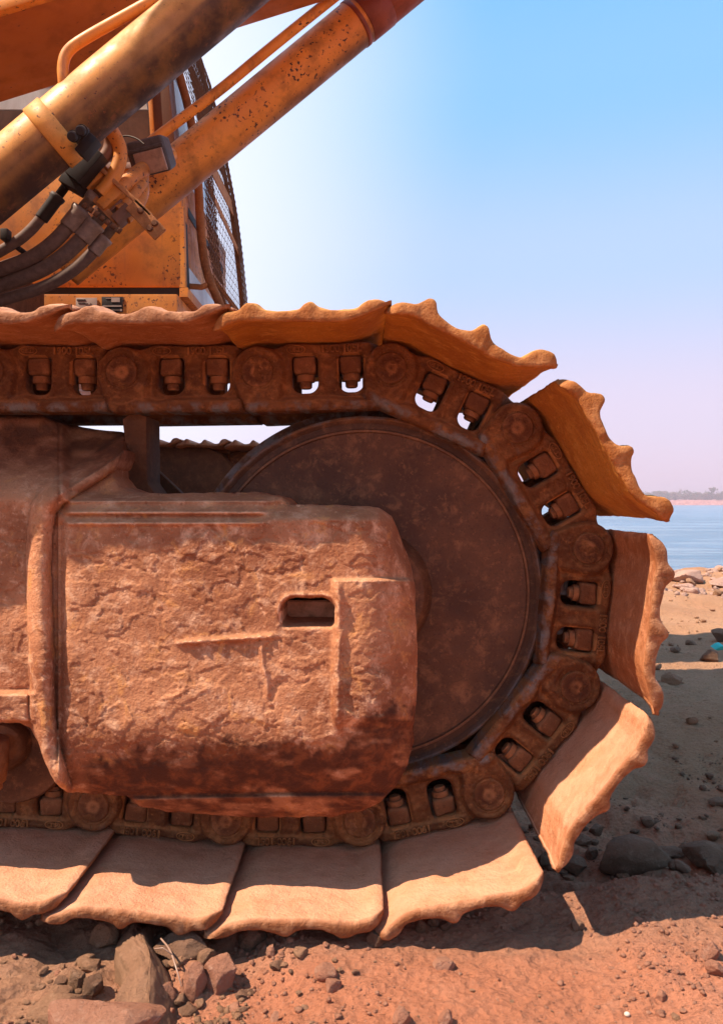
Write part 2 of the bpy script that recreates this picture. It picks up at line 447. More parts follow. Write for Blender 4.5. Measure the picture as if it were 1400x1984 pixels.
M['rock_red'] = rock_mat('reddish stone', (.46, .185, .105), (.56, .25, .15), (.64, .36, .24))
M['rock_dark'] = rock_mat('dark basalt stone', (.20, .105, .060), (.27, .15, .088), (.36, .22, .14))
M['rock_pale'] = rock_mat('pale pink shore rock', (.50, .30, .23), (.60, .38, .29), (.66, .46, .38))

# ------------------------------------------------------------------ terrain
def gz(x, y):
    """ground height"""
    x = np.asarray(x, float); y = np.asarray(y, float)
    z = -.500 - .026 * ss(.36, .22, x) * ss(.6, .2, y)
    z = z + .010 * fbm(x * 3.1, y * 3.1, o=3, s=3) * ss(-.9, 0, x + .6)
    nearf = 1 - ss(1.5, 4.0, np.abs(y) + np.abs(x) * .4)
    z = z + nearf * (.0045 * fbm(x * 22, y * 22, o=4, s=5) + .0022 * fbm(x * 95, y * 95, o=3, s=9, g=.6))
    # rubble left in front of the track: rougher and a little lower
    lf = ss(.05, -.22, x) * ss(.1, -.05, y)
    z = z - lf * .012 + lf * .012 * fbm(x * 14, y * 14, o=4, s=21)
    # trench behind the compacted strip on the right
    tr = ss(-.065, -.035, y + .012 * vn(x * 12, y * 0 + 3)) * (1 - ss(.35, .75, y))
    z = z - tr * (.048 + .012 * fbm(x * 18, y * 18, o=3, s=31))
    # tyre and track prints
    z = z + ss(.02, .2, x) * nearf * .003 * np.sin((x * .35 + y) * 130 + 2 * vn(x * 9, y * 9)) * ss(.1, .5, vn(x * 4, y * 4, s=77))
    far = ss(.9, 3.0, y)
    z = z + far * (.028 * fbm(x * 1.6, y * 2.6, o=5, s=41))
    # shore bank: low lip, then down under the water
    z = z + .02 * np.exp(-((y - 4.1) / .55) ** 2) + ss(3.4, 4.0, y) * .022 * np.abs(fbm(x * 3.0, y * 5.0, o=4, s=51))
    z = z - 2.6 * ss(4.45, 7.5, y)
    return z
def build_ground():
    u = np.linspace(-1, 1, 640); xs = .2 + .55 * np.sinh(u * 4.9)
    v = np.linspace(-1, 1, 560); ys = -.1 + np.where(v < 0, .30, .34) * np.sinh(v * np.where(v < 0, 3.6, 4.15)) 
    X, Y = np.meshgrid(xs, ys, indexing='ij')
    V = np.stack([X, Y, gz(X, Y)], -1).reshape(-1, 3)
    me = mesh_np('ground', V, grid_faces(len(xs), len(ys))[:, ::1])
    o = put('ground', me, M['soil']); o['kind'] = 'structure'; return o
build_ground()

def build_water():
    q = NB('sea water')
    n1 = q.noise(.30, 9, .70, sc3=(.45, 1.5, 1)); n2 = q.noise(3.5, 5, .6, sc3=(.5, 1.4, 1))
    q.bump([(n1, 1.0, 1.1), (n2, .8, .09)])
    c = q.mix(q.rng(q.noise(.05, 4, .6, sc3=(.3, 1, 1)), .35, .65), (.09, .20, .30), (.14, .26, .38))
    c = q.mix(q.rng(n1, .45, .62, 0, .55), c, (.34, .42, .50))
    m = q.fin(c, .24, .5)
    n = 90; a = np.sinh(np.linspace(-1, 1, n) * 6) / np.sinh(6) * 1150; b = 4.2 + np.sinh(np.linspace(0, 1, n) * 6) / np.sinh(6) * 700
    X, Y = np.meshgrid(a, b, indexing='ij')
    me = mesh_np('sea', np.stack([X, Y, 0 * X - 1.5], -1).reshape(-1, 3), grid_faces(n, n))
    put('sea', me, m)['kind'] = 'structure'
build_water()

def build_far_shore():
    q = NB('far bank stone'); n = q.noise(.5, 6, .7)
    m = q.fin(q.mix(q.rng(n, .4, .65), (.34, .12, .09), (.66, .32, .25)), .95, .1)
    xs = np.linspace(-500, 900, 1400); prof = [(640, -2.5), (644, -.6), (648, .9), (652, 1.7), (660, 2.1), (700, 2.6), (1500, 2.8), (1500, -3)]
    V = np.array([[(x, y, z) for (y, z) in prof] for x in xs])
    V[:, 1:6, 2] += .55 * fbm(V[:, 1:6, 0] * .35, V[:, 1:6, 1] * .35, o=4)
    V[:, 1:6, 1] += 1.5 * fbm(V[:, 1:6, 0] * .2, V[:, 1:6, 1] * .2 + 9, o=3)
    me = mesh_np('far_shore', V.reshape(-1, 3), grid_faces(len(xs), len(prof)), smooth=False)
    put('far_shore', me, m)['kind'] = 'structure'
    # far wood, reads as one mass: every tree has a trunk and a ragged crown of leaf clumps
    q = NB('far foliage'); m2 = q.fin(q.mix(q.rng(q.noise(.25, 3, .5), .35, .65), (.07, .10, .045), (.22, .12, .08)), .9, .1)
    Vs = []; Fs = []; k = 0
    base = np.array([[1, 0, 0], [-.5, .87, 0], [-.5, -.87, 0], [0, 0, 1.2], [0, 0, -.8]]) 
    bf = np.array([[0, 1, 3], [1, 2, 3], [2, 0, 3], [1, 0, 4], [2, 1, 4], [0, 2, 4]])
    for i in range(420):
        x = rng.uniform(100, 520); y = rng.uniform(662, 760); h = rng.uniform(6.0, 9.5) * (1.25 if rng.random() < .12 else 1)
        r = rng.uniform(2.4, 4.4)
        palm = rng.random() < .08
        t = base * [.25, .25, h * .45] + [x, y, 2 + h * .4]; Vs.append(t); Fs.append(bf + k); k += 5
        for c in range(44):
            a = rng.normal(size=3); a /= np.linalg.norm(a)
            p = a * rng.uniform(.4, 1) * [r, r, h * (.16 if palm else .46)] + [x, y, 2 + h * (.9 if palm else .50)]
            s = rng.uniform(.45, 1.15)
            R = np.array(Euler(tuple(rng.uniform(0, 6, 3))).to_matrix())
            Vs.append((base * s * [1, 1, .8]) @ R.T + p); Fs.append(bf + k); k += 5
    me = mesh_np('far_wood', np.concatenate(Vs), np.concatenate(Fs), smooth=False)
    o = put('far_wood', me, m2); o['kind'] = 'stuff'; thing(o, 'hazy line of trees on the far shore behind the sea', 'trees')
build_far_shore()

# ------------------------------------------------------------------ the excavator
EX = bpy.data.objects.new('excavator', None); COL.objects.link(EX); EX.location = (-1.2, 1.1, -.5)
EXI = Matrix.Translation((1.2, -1.1, .5))
thing(EX, 'rust covered orange crawler excavator with worn dusty track standing on the rocky shore', 'excavator')
def part(name, me, mat=None, M4=None, parent=None):
    """M4 is a world matrix"""
    M4 = M4 or Matrix.Identity(4)
    o = put(name, me, mat, parent or EX, (EXI if parent is None else WM[parent.name].inverted()) @ M4)
    WM[o.name] = M4.copy(); return o
WM = {}

# --- track link: cast plate with two windows, boss, rail and raised band
P0 = .196
def link_sdf(t, n):
    boss = np.hypot(t, n) - .037
    lower = sd_poly(t, n, [(-.034, 0), (-.030, -.030), (-.020, -.052), (-.012, -.057), (.172, -.055), (.180, -.045), (.20, -.030), (.200, .0), (.180, .036), (.150, .0405), (.090, .038), (.045, .0405), (.02, .033), (0, 0)])
    s = smin(boss, lower, .008)
    end = np.hypot(t - P0, n) - .034
    s = smin(s, end, .006)
    for c, hw in ((.066, .0185), (.1315, .0175)):
        r = np.where(n < -.005, .014, .006)
        w = sd_box(t, n, c, -.004, hw, .0265, 0) 
        qx = np.abs(t - c) - hw + r; qy = np.abs(n + .004) - .0265 + r
        w = np.hypot(np.maximum(qx, 0), np.maximum(qy, 0)) + np.minimum(np.maximum(qx, qy), 0) - r
        s = np.maximum(s, -w)
    return s
def link_h(t, n, s, seed):
    h = 0 * t
    tuck = ss(.158, .178, t)
    h = h - .019 * tuck
    boss = np.hypot(t, n) - .0375
    boss = smin(boss, sd_poly(t, n, [(-.036, .0), (-.030, -.032), (-.012, -.060), (.022, -.060), (.034, -.030), (.036, 0)]), .006)
    h = h + .010 * ss(.004, -.004, boss) * (1 - tuck)
    h = h - .0032 * np.exp(-((np.hypot(t, n) - .0225) / .0010) ** 2) - .0014 * np.exp(-((np.hypot(t, n) - .0265) / .002) ** 2)
    rail = ss(-.034, -.043, n + .004 * vn(t * 40, n * 0, s=seed)) * ss(-.03, -.015, t) * (1 - ss(.166, .174, t))
    h = np.maximum(h, h * 0 + .012 * rail - .019 * tuck * (1 - rail))
    band = ss(.0215, .026, n) * ss(.03, .045, t) * (1 - ss(.155, .168, t))
    h = h + .0025 * band
    for c in (.066, .1315):                      # ribs between the windows stand a little proud
        h = h + .0018 * np.exp(-((np.abs(t - c) - .023) / .004) ** 2) * ss(.03, .0, np.abs(n + .004) - .01) * (1 - tuck)
    h = h + .0010 * fbm(t * 130, n * 130, o=4, s=seed) + .0012 * fbm(t * 45, n * 45, o=2, s=seed + 9)
    r = .0055; d = np.clip(-s, 0, r)
    h = h - (r - np.sqrt(np.maximum(r * r - (r - d) ** 2, 0)))
    return h
def make_link_mesh(seed, step=.0016):
    def place(t, n, s): return np.stack([t, -link_h(t, n, s, seed), n], -1)
    def back(V):
        B = V.copy(); B[:, 1] = .032; return B
    def shine(t, n, s): return ss(-.040, -.048, n) * ss(-.03, -.012, t) * (1 - ss(.165, .174, t)) + .25 * ss(.6, .9, vn(t * 60, n * 60, s=seed + 4))
    return relief('track_link', -.045, .24, -.066, .048, step, link_sdf, place, back, {'shine': shine})
LINKS = [make_link_mesh(3), make_link_mesh(17), make_link_mesh(29)]
for m_ in LINKS: m_.materials.append(M['link'])
LINK_LOW = make_link_mesh(3, .004); LINK_LOW.materials.append(M['link'])

def nut_mesh(seed):
    random.seed(seed)
    bm = bmesh.new(); bmesh.ops.create_cube(bm, size=1)
    for v in bm.verts:
        v.co.x *= .0315; v.co.y *= .028; v.co.z *= .0245
        v.co += Vector([random.uniform(-.0012, .0012) for _ in range(3)])
    bmesh.ops.bevel(bm, geom=bm.edges[:], offset=.0058, segments=3, profile=.5, affect='EDGES')
    bmesh.ops.subdivide_edges(bm, edges=bm.edges[:], cuts=1, use_grid_fill=True)
    for v in bm.verts:
        p = v.co; k = float(vn(np.array([p.x * 160]), np.array([p.y * 160]), np.array([p.z * 160]), s=seed)[0])
        v.co += p.normalized() * k * .0011
    return bm_mesh('nut', bm, True, 50)
NUTS = [nut_mesh(s) for s in (1, 2, 3, 4)]
for m_ in NUTS: m_.materials.append(M['nut'])
BOLT = lathe_me('bolt', [(0, -.019), (.0070, -.019), (.0088, -.017), (.0092, -.010), (.0128, -.0095), (.0132, -.006), (.0128, .0), (.009, .0), (.009, .012)], 24)
BOLT.materials.append(M['nut'])
BOLT_SHORT = lathe_me('bolt', [(0, -.013), (.0070, -.013), (.0084, -.0115), (.0088, -.008), (.0118, -.0075), (.0122, -.004), (.012, .0), (.009, .0), (.009, .012)], 24)
BOLT_SHORT.materials.append(M['nut'])
SHANK = lathe_me('shank', [(0, -.032), (.0085, -.032), (.0085, .0), (0, .0)], 20); SHANK.materials.append(M['dark'])
PIN = lathe_me('pin', [(.0, .0002), (.006, .0003), (.012, .0002), (.0205, 0), (.0216, .0012), (.0216, .02)], 48, noise=.0005)
PIN.materials.append(M['pin'])

def text_mesh(body, size, ext):
    cu = bpy.data.curves.new('lettering', 'FONT'); cu.body = body; cu.size = size; cu.extrude = ext; cu.bevel_depth = .0004; cu.bevel_resolution = 1
    cu.align_x = 'CENTER'; cu.align_y = 'CENTER'; cu.resolution_u = 3; cu.offset = .0001
    o = bpy.data.objects.new('tmp', cu); COL.objects.link(o)
    me = bpy.data.meshes.new_from_object(o); bpy.data.objects.remove(o); return me
def join_np(parts):
    bm = bmesh.new()
    for me, Mt in parts:
        m2 = me.copy(); m2.transform(Mt); bm.from_mesh(m2); bpy.data.meshes.remove(m2)
    return bm
def lettering():
    Rx = Matrix.Rotation(math.radians(90), 4, 'X')
    a = text_mesh('1900 105L', .0135, .0009); b = text_mesh('GKD', .0085, .0007)
    ring = []
    th = np.linspace(0, 2 * np.pi, 29)[:-1]
    pts = [(.0125 * math.cos(t), 0, .0058 * math.sin(t)) for t in list(th) + [th[0]]]
    rm = tube_me('ring', pts, .00075, 6, cap=False)
    bm = join_np([(a, Matrix.Translation((.118, -.0050, .0300)) @ Rx), (b, Matrix.Translation((.055, -.0050, .0300)) @ Rx), (rm, Matrix.Translation((.055, -.0050, .0300)))])
    return bm_mesh('lettering', bm)
LET = lettering(); LET.materials.append(M['link'])

def frame_mat(a, b, y=0.0):
    """matrix with X along the chain, Z outward"""
    ax, az = a; bx, bz = b; L_ = math.hypot(bx - ax, bz - az); e = ((bx - ax) / L_, (bz - az) / L_)
    return Matrix(((e[0], 0, -e[1], ax), (0, 1, 0, y), (e[1], 0, e[0], az), (0, 0, 0, 1)))

def add_link(Mt, i, full=True):
    lk = part('track_link', LINKS[i % 3] if full else LINK_LOW, None, Mt)
    if full:
        part('pin', PIN, None, Mt @ Matrix.Translation((0, -.0108, 0)) @ Matrix.Rotation(i * 1.7, 4, 'Y'), lk)
        part('lettering', LET, None, Mt, lk)['kind'] = 'stuff'
        for k, c in enumerate((.066, .1315)):
            j = random.uniform(-.06, .06)
            Q = Mt @ Matrix.Translation((c - .001, .019, .0095)) @ Matrix.Rotation(j, 4, 'Z')
            part('nut', NUTS[(i * 2 + k) % 4], None, Q, lk)
            part('bolt', BOLT if i < 7 else BOLT_SHORT, None, Mt @ Matrix.Translation((c, .019, -.0035)) @ Matrix.Rotation(math.radians(90), 4, 'X') @ Matrix.Rotation(0, 4, 'Y'), lk)
    return lk

# --- track shoe
def chaikin(P, n=2):
    P = np.array(P, float)
    for _ in range(n):
        Q = [P[0]]
        for i in range(len(P) - 1): Q += [P[i] * .75 + P[i + 1] * .25, P[i] * .25 + P[i + 1] * .75]
        Q.append(P[-1]); P = np.array(Q)
    return P
OUTER = [(0, -3), (3, 8), (12, 17), (25, 24), (40, 28), (55, 32), (63, 44), (72, 54), (83, 53), (91, 42), (98, 32), (112, 27), (130, 24), (150, 24), (166, 27), (175, 34), (181, 46), (188, 53), (197, 51), (203, 42), (212, 32), (228, 27), (250, 25), (270, 25), (284, 28), (292, 40), (303, 54), (315, 58), (330, 57), (345, 50), (352, 40)]
UNDER = [(0, -3), (12, -6), (25, -3), (40, 3), (60, 7), (80, 7), (100, 6), (125, 5), (150, 5), (175, 4), (200, 4), (225, 3), (245, 3), (262, 4), (275, 6), (288, 11), (300, 15), (315, 22), (330, 29), (343, 35), (352, 40)]
def resample(P, n):
    P = chaikin(P, 1); s = np.r_[0, np.cumsum(np.hypot(*np.diff(P, axis=0).T))]
    t = np.linspace(0, s[-1], n); return np.stack([np.interp(t, s, P[:, 0]), np.interp(t, s, P[:, 1])], 1)
def shoe_mesh(seed, nT=90, nY=64, hi=True, bend=0.0, rag=1.0, gl=1.0):
    o_ = OUTER if gl == 1.0 else [(a, 26 + (b - 26) * gl if b > 26 else b) for a, b in OUTER]
    O = resample(o_, nT) / 1658.0; U_ = resample(UNDER, nT) / 1658.0
    # pair the two sides by position along the shoe
    tt = np.linspace(0, 1, nT); 
    def by_t(P):
        s = np.r_[0, np.cumsum(np.hypot(*np.diff(P, axis=0).T))]; return P
    O[:, 0] -= .0293; U_[:, 0] -= .0293; O[:, 1] += .038; U_[:, 1] += .038
    ring = np.concatenate([O, U_[::-1][1:-1]]); nr = len(ring)
    tcl = ring[:, 0]
    cen = np.interp(ring[:, 0], U_[:, 0], U_[:, 1]) + .0055
    k = np.linspace(0, 1, nY); ys = np.where(k < .5, (k / .5) ** 1.6 * .06, .06 + ((k - .5) / .5) * .54)   # dense near the visible rim
    Y, _ = np.meshgrid(ys, np.arange(nr), indexing='xy')
    T = np.repeat(ring[:, 0][:, None], nY, 1); Nn = np.repeat(ring[:, 1][:, None], nY, 1); C = np.repeat(cen[:, None], nY, 1)
    # plan outline of the near rim: rounded corners and a ragged worn edge
    tn = (T + .0293) / .212
    pull = .020 * np.clip(1 - tn / .09, 0, 1) ** 2 + .014 * np.clip(1 - (1 - tn) / .08, 0, 1) ** 2
    pull = pull + rag * (.0016 * fbm(T * 60, T * 0 + seed, o=3, s=seed) + .0018 * vn(T * 14, T * 0 + seed * 1.3))
    w = np.clip(1 - Y / .10, 0, 1)
    r = .0045; q = np.clip(Y, 0, r); sh = np.sqrt(np.maximum(1 - (1 - q / r) ** 2, 0)); sh = .22 + .78 * sh; sh = np.where(Y > 0, sh, 0)
    qf = np.clip(.60 - Y, 0, r); sh2 = np.sqrt(np.maximum(1 - (1 - qf / r) ** 2, 0)); sh = np.minimum(sh, sh2)
    Nn = C + (Nn - C) * sh
    yy = -.205 + Y + pull * w
    # wear: grousers rounder at the rim, slight warping, casting noise
    gro = np.clip(Nn - (C + .012), 0, 1)
    Nn = Nn - gro * .15 * np.clip(1 - Y / .02, 0, 1)
    Nn = Nn + bend * np.clip(1 - Y / .12, 0, 1) ** 2 + .0011 * vn(T * 17 + seed, yy * 13, s=seed) + .0009 * fbm(T * 70, yy * 70, Nn * 70, o=3, s=seed)
    T = T + .0009 * fbm(T * 60 + 5, yy * 60, Nn * 60, o=3, s=seed + 3)
    V = np.stack([T, yy, Nn], -1)
    wr = np.clip(1 - Y / .007, 0, 1) ** .6 * .9
    me = mesh_np('track_shoe', V.reshape(-1, 3), grid_faces(nr, nY, True), True, {'wear_shade': wr.ravel()})
    me.materials.append(M['shoe'])
    bm = bmesh.new(); bm.from_mesh(me); bmesh.ops.recalc_face_normals(bm, faces=bm.faces[:]); bm.to_mesh(me); bm.free()
    return me

PINS_PX = [(-1060, 718), (-800, 719), (-538, 720), (-277, 721), (-18, 722), (240, 723), (500, 722), (757, 715), (1000, 830), (1137, 1062), (1112, 1328), (945, 1535), (697, 1588), (440, 1585), (185, 1558), (-73, 1545), (-330, 1548), (-590, 1550), (-850, 1550), (-1110, 1550)]
PINS = [(at(a, b, 0)[0], at(a, b, 0)[2]) for a, b in PINS_PX]
SHOE_LOW = shoe_mesh(99, 46, 10)
for i in range(len(PINS) - 1):
    Mt = frame_mat(PINS[i], PINS[i + 1]); vis = 3 <= i <= 15
    add_link(Mt, i, vis)
    add_link(frame_mat(PINS[i], PINS[i + 1], .168), i, False)
    if vis:
        bend = {3: -.016, 4: -.016, 5: -.017, 6: -.017, 7: -.011, 8: -.008, 9: -.019, 10: -.010, 11: .0}.get(i, random.uniform(-.003, .002))
        me = shoe_mesh(i * 7 + 1, bend=bend, gl={3: .5, 4: .5, 5: .5, 6: .6, 7: 1.12, 8: 1.15, 9: .7, 10: .55, 11: .75, 12: .5, 13: .55, 14: .5, 15: .5}.get(i, 1.0))
        if i in (6, 7, 8): me.materials[0] = M['shoe_ochre']
    else: me = SHOE_LOW
    part('track_shoe', me, None, Mt)

# --- idler wheel
IC = at(708, 1149, .03)
prof = [(.0, -.010), (.05, -.010), (.082, -.008), (.090, .002), (.096, .016), (.11, .020), (.20, .018), (.232, .016), (.2335, .0125), (.2365, .0125), (.238, .016), (.246, .0165), (.250, .013), (.2525, .010), (.256, .013), (.257, .022), (.257, .055), (.262, .060), (.272, .064), (.272, .096), (.262, .10), (.257, .105), (.257, .14), (.24, .15), (0, .15)]
def dens(prof, n=3):
    P = np.array(prof); out = []
    for a, b in zip(P[:-1], P[1:]):
        k = max(1, int(np.hypot(*(b - a)) / .012))
        for j in range(k): out.append(a + (b - a) * j / k)
    out.append(P[-1]); return out
pp = dens(prof)
me = lathe_me('idler_wheel', pp, 220, noise=.0006)
a_ = me.attributes.new('shine', 'FLOAT', 'POINT'); co = np.empty(len(me.vertices) * 3, np.float32); me.vertices.foreach_get('co', co); co = co.reshape(-1, 3)
rr = np.hypot(co[:, 0], co[:, 2]); a_.data.foreach_set('value', (ss(.249, .2535, rr) * .9).astype(np.float32))
IDL = part('idler_wheel', me, M['idler'], Matrix.Translation((IC[0], .012, IC[2])))
part('axle', lathe_me('axle', [(0, -.06), (.04, -.06), (.043, -.05), (.043, .28), (0, .28)], 40), M['dark'], Matrix.Translation((IC[0], .0, IC[2])), IDL)

# --- track frame casting over the idler
OUT = [(-900, 812), (-60, 808), (84, 806), (110, 818), (160, 828), (236, 836), (248, 845), (238, 880), (222, 925), (232, 945), (262, 955), (300, 957), (400, 955), (500, 954), (545, 964), (562, 978), (640, 979), (735, 983), (758, 1000), (778, 1045), (795, 1090), (803, 1130), (808, 1250), (806, 1340), (800, 1440), (788, 1485), (768, 1522), (738, 1552), (700, 1571), (640, 1583), (480, 1584), (330, 1573), (272, 1562), (245, 1543), (130, 1534), (105, 1515), (86, 1470), (72, 1432), (60, 1410), (40, 1402), (0, 1400), (-900, 1400)]
def fr_sdf(u, v):
    s = sd_poly(u, v, OUT) 
    s = s + 1.6 * vn(u / 17, v / 17, s=8)
    slot = sd_box(u, v, 597, 1186, 51, 27, 24) + 2 * vn(u / 12, v / 12, s=5)
    slot = np.where(v > 1186, sd_box(u, v, 597, 1186, 51, 27, 8), slot)
    return np.maximum(s, -slot)
RIB = [(262, 850), (225, 880), (190, 905), (110, 955), (85, 985), (78, 1030), (75, 1100), (80, 1250), (84, 1390), (92, 1450), (115, 1528)]
BLOBS = [(240, 1165, 62, 30), (380, 1370, 70, 48), (330, 1330, 40, 30), (170, 1440, 60, 40), (520, 1080, 60, 30), (690, 1060, 45, 40), (300, 1455, 70, 28), (600, 1375, 90, 60), (230, 1390, 30, 25), (470, 1420, 60, 25), (150, 1370, 45, 50), (560, 1275, 70, 40), (715, 1340, 50, 45), (400, 1060, 50, 28)]
def fr_y(u, v, s):
    y = -.158 + .020 * np.clip((1400 - v) / 400, 0, 1) - .006 * ss(100, 600, u) + .03 * ss(1010, 975, v)
    blk = ss(100, 125, u)
    y = y + .070 * np.clip((v - 1415) / 165, 0, 1.2) ** 2 * ss(60, 130, u)
    y = y + .055 * np.clip((u - 690) / 115, 0, 1.2) ** 2
    # plate left of the rib, slopes away above
    left = 1 - blk
    y = np.where(u < 112, -.118 - .018 * ss(980, 1350, v), y) * (1 - blk) + y * blk
    inner = sd_line(u, v, RIB)
    # sloping top of the frame
    rx = np.interp(v, [840, 880, 905, 955, 985], [262, 225, 190, 110, 85])
    slope = ss(975, 812, v)
    y = y + np.where(u < rx + 8, .155, .10) * slope
    # ledge over the block
    led = ss(118, 140, u) * (1 - ss(500, 545, u + (v - 975) * .4))
    y = y - led * .012 * ss(965, 972, v) * (1 - ss(992, 1000, v)) 
    y = y + led * .005 * np.exp(-((v - 1004) / 5.0) ** 2) - led * .004 * np.exp(-((v - 1014) / 4.0) ** 2)
    y = y + .03 * ss(972, 950, v) * led
    # rib
    y = y - .030 * np.clip(1 - (inner / 25) ** 2, 0, 1) ** .5
    y = y + .012 * np.exp(-((u - 117) / 10.0) ** 2) * ss(985, 1020, v) * (1 - ss(1450, 1500, v))
    # raised pad at the right
    edge = 3 * vn(v / 22, v * 0, s=2)
    pad = ss(640, 650, u + edge) * ss(1118, 1126, v) * (1 - ss(1385, 1415, v))
    y = y - .0105 * pad - .006 * np.exp(-((u + edge - 656) / 8.0) ** 2) * ss(1118, 1150, v) * (1 - ss(1400, 1430, v))
    # chamfered upper right corner
    y = y + .035 * ss(-14, 16, (u - 752) * .96 - (v - 1020) * .45) * ss(1180, 1080, v)
    # weld bead and scar lines
    y = y - .006 * np.exp(-((v - (1246 - (u - 340) * .07)) / 5.5) ** 2) * ss(335, 350, u) * (1 - ss(525, 545, u)) * (1 + .4 * vn(u / 9, v / 9))
    y = y - .003 * np.exp(-((u - (512 + 6 * np.sin(v / 23))) / 5.0) ** 2) * ss(1225, 1260, v) * (1 - ss(1330, 1370, v))
    # rolled lower lip
    y = y - .007 * ss(1538, 1546, v - 4 * np.sin(u / 140)) * ss(240, 270, u) + .003 * np.exp(-((v - 1537) / 5.0) ** 2) * ss(240, 270, u)
    # lower left flange of the plate left of the rib
    y = y - .02 * ss(1335, 1348, v) * (1 - ss(50, 75, u)) * (1 - ss(1395, 1402, v))
    # slot lip
    sl_ = np.maximum(sd_box(u, v, 597, 1186, 51, 27, 22), 0)
    y = y - .004 * np.exp(-((sl_ - 6) / 5.0) ** 2) * ss(1200, 1180, v)
    # crust: coarse pitting, scales and flakes
    amp = .45 + .55 * ss(1000, 1150, v)
    rough = ss(-.3, .5, vn(u / 60, v / 60, s=90))
    y = y - amp * (.0016 * fbm(u / 90, v / 90, o=2, s=61) + .0003 * rough * fbm(u / 14, v / 12, o=2, s=62) + .0003 * fbm(u / 7.0, v / 6.2, o=2, s=63))
    for k, (cx, cy, rx_, ry_) in enumerate(BLOBS):
        w = np.hypot((u - cx) / rx_, (v - cy) / ry_) + .28 * fbm(u / 24, v / 24, o=3, s=200 + k)
        sg = -1 if k % 3 == 0 else 1
        y = y - sg * .0012 * ss(1.0, .95, w) * (.6 + .4 * np.clip(w, 0, 1))
    pl = fbm(u / 70, v / 50, o=4, s=300)
    y = y - .0009 * ss(.30, .34, pl) - .0012 * ss(-.42, -.38, pl)
    r = 9.0; d = np.clip(-s, 0, r)
    y = y + .010 * (1 - np.sqrt(np.maximum(1 - (1 - d / r) ** 2, 0)))
    return y
def fr_place(u, v, s):
    y = fr_y(u, v, s); d = y + D
    return np.stack([(u - 700) * d / F, y, -(v - HZ) * d / F], -1)
def fr_back(V):
    B = V.copy(); B[:, 1] = .11; return B
def fr_wear_shade(u, v, s):
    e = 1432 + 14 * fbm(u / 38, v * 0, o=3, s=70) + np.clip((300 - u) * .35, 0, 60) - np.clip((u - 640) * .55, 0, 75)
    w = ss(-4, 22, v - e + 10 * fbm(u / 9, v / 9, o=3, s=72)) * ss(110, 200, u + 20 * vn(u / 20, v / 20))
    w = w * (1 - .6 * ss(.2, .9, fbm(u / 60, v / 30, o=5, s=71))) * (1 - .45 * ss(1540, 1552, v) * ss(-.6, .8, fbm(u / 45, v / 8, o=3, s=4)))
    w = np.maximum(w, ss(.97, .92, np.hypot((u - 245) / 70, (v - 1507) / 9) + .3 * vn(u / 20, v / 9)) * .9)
    w = np.maximum(w, .85 * ss(955, 860, v) * (1 - .5 * ss(-.2, .5, vn(u / 30, v / 20, s=12))))  # shade on the sloping top, painted in as darker colour
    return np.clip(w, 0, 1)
me = relief('track_frame', -900, 830, 790, 1600, 2.3, fr_sdf, fr_place, fr_back, {'wear_shade': fr_wear_shade})
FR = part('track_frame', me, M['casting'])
part('slot_recess', box_me('slot_recess', .10, .004, .06, .0), M['casting'], Matrix.Translation((at(597, 1186, -.07)[0], -.06, at(597, 1186, -.07)[2] - .012)) @ Matrix.Rotation(math.radians(25), 4, 'X'), FR)
part('bracket', prism_me('bracket', ppoly([(236, 812), (256, 798), (284, 806), (285, 935), (305, 962), (215, 962), (224, 915), (243, 870)], .02), .02, .10, .004), M['dark'], None, FR)
# frame interior and rear plate
part('frame_plate', prism_me('frame_plate', ppoly([(-900, 830), (240, 850), (400, 1000), (640, 1010), (640, 1500), (-900, 1500)], .12), .12, .14, .003), M['dark'], None, FR)

# --- lower roller at the left edge
def roller(cx, cy):
    c = at(cx, cy, -.02)
    o = part('track_roller', lathe_me('track_roller', dens([(0, -.02), (.03, -.02), (.034, -.015), (.036, .0), (.07, .004), (.086, .01), (.09, .02), (.088, .05), (.075, .06), (.075, .15), (0, .15)]), 80, noise=.0006), M['idler'], Matrix.Translation(c))
    part('roller_cap', tube_me('roller_cap', [(c[0] - .004, -.075, c[2] + .02), (c[0] - .004, -.075, c[2] - .012), (c[0] - .004, -.075, c[2] - .035)], [.030, .030, .026], 24), M['nut'], None, o)
    part('roller_cap_ring', tube_me('roller_cap_ring', [(c[0] - .004, -.075, c[2] - .034), (c[0] - .004, -.075, c[2] - .045)], .022, 24), M['nut'], None, o)
for cx in (12, -260, -540): roller(cx, 1440)

# --- far track (other side of the machine)
FOFF = Vector((-.36, 2.2, 0))
fpins = [(a, b + (-.012 * max(0, (a + .5)) * 2 if b > 0 and a < .05 else 0)) for a, b in PINS]
for i in range(2, len(PINS) - 3):
    Mt = Matrix.Translation(FOFF) @ frame_mat(fpins[i], fpins[i + 1])
    part('track_shoe', SHOE_LOW, None, Mt)
    part('track_link', LINK_LOW, None, Matrix.Translation((0, -.02, 0)) @ Mt)
    part('track_link', LINK_LOW, None, Matrix.Translation((0, .17, 0)) @ Mt)
part('idler_wheel', lathe_me('far_idler', dens([(0, .0), (.2, .0), (.25, .01), (.262, .03), (.262, .13), (0, .14)]), 64), M['idler'], Matrix.Translation((IC[0] + FOFF.x, FOFF.y + .02, IC[2])))
part('track_frame', prism_me('far_frame', ppoly([(-300, 846), (250, 858), (390, 861), (430, 880), (470, 930), (480, 1040), (470, 1100), (-300, 1100)], 2.08), 2.08, 2.3, .02), M['dark'])
part('cross_member', prism_me('cross_member', [(-3.2, .10), (-.95, .10), (-.72, -.02), (-.72, -.26), (-3.2, -.26)], .14, 2.08, .02), M['dark'])

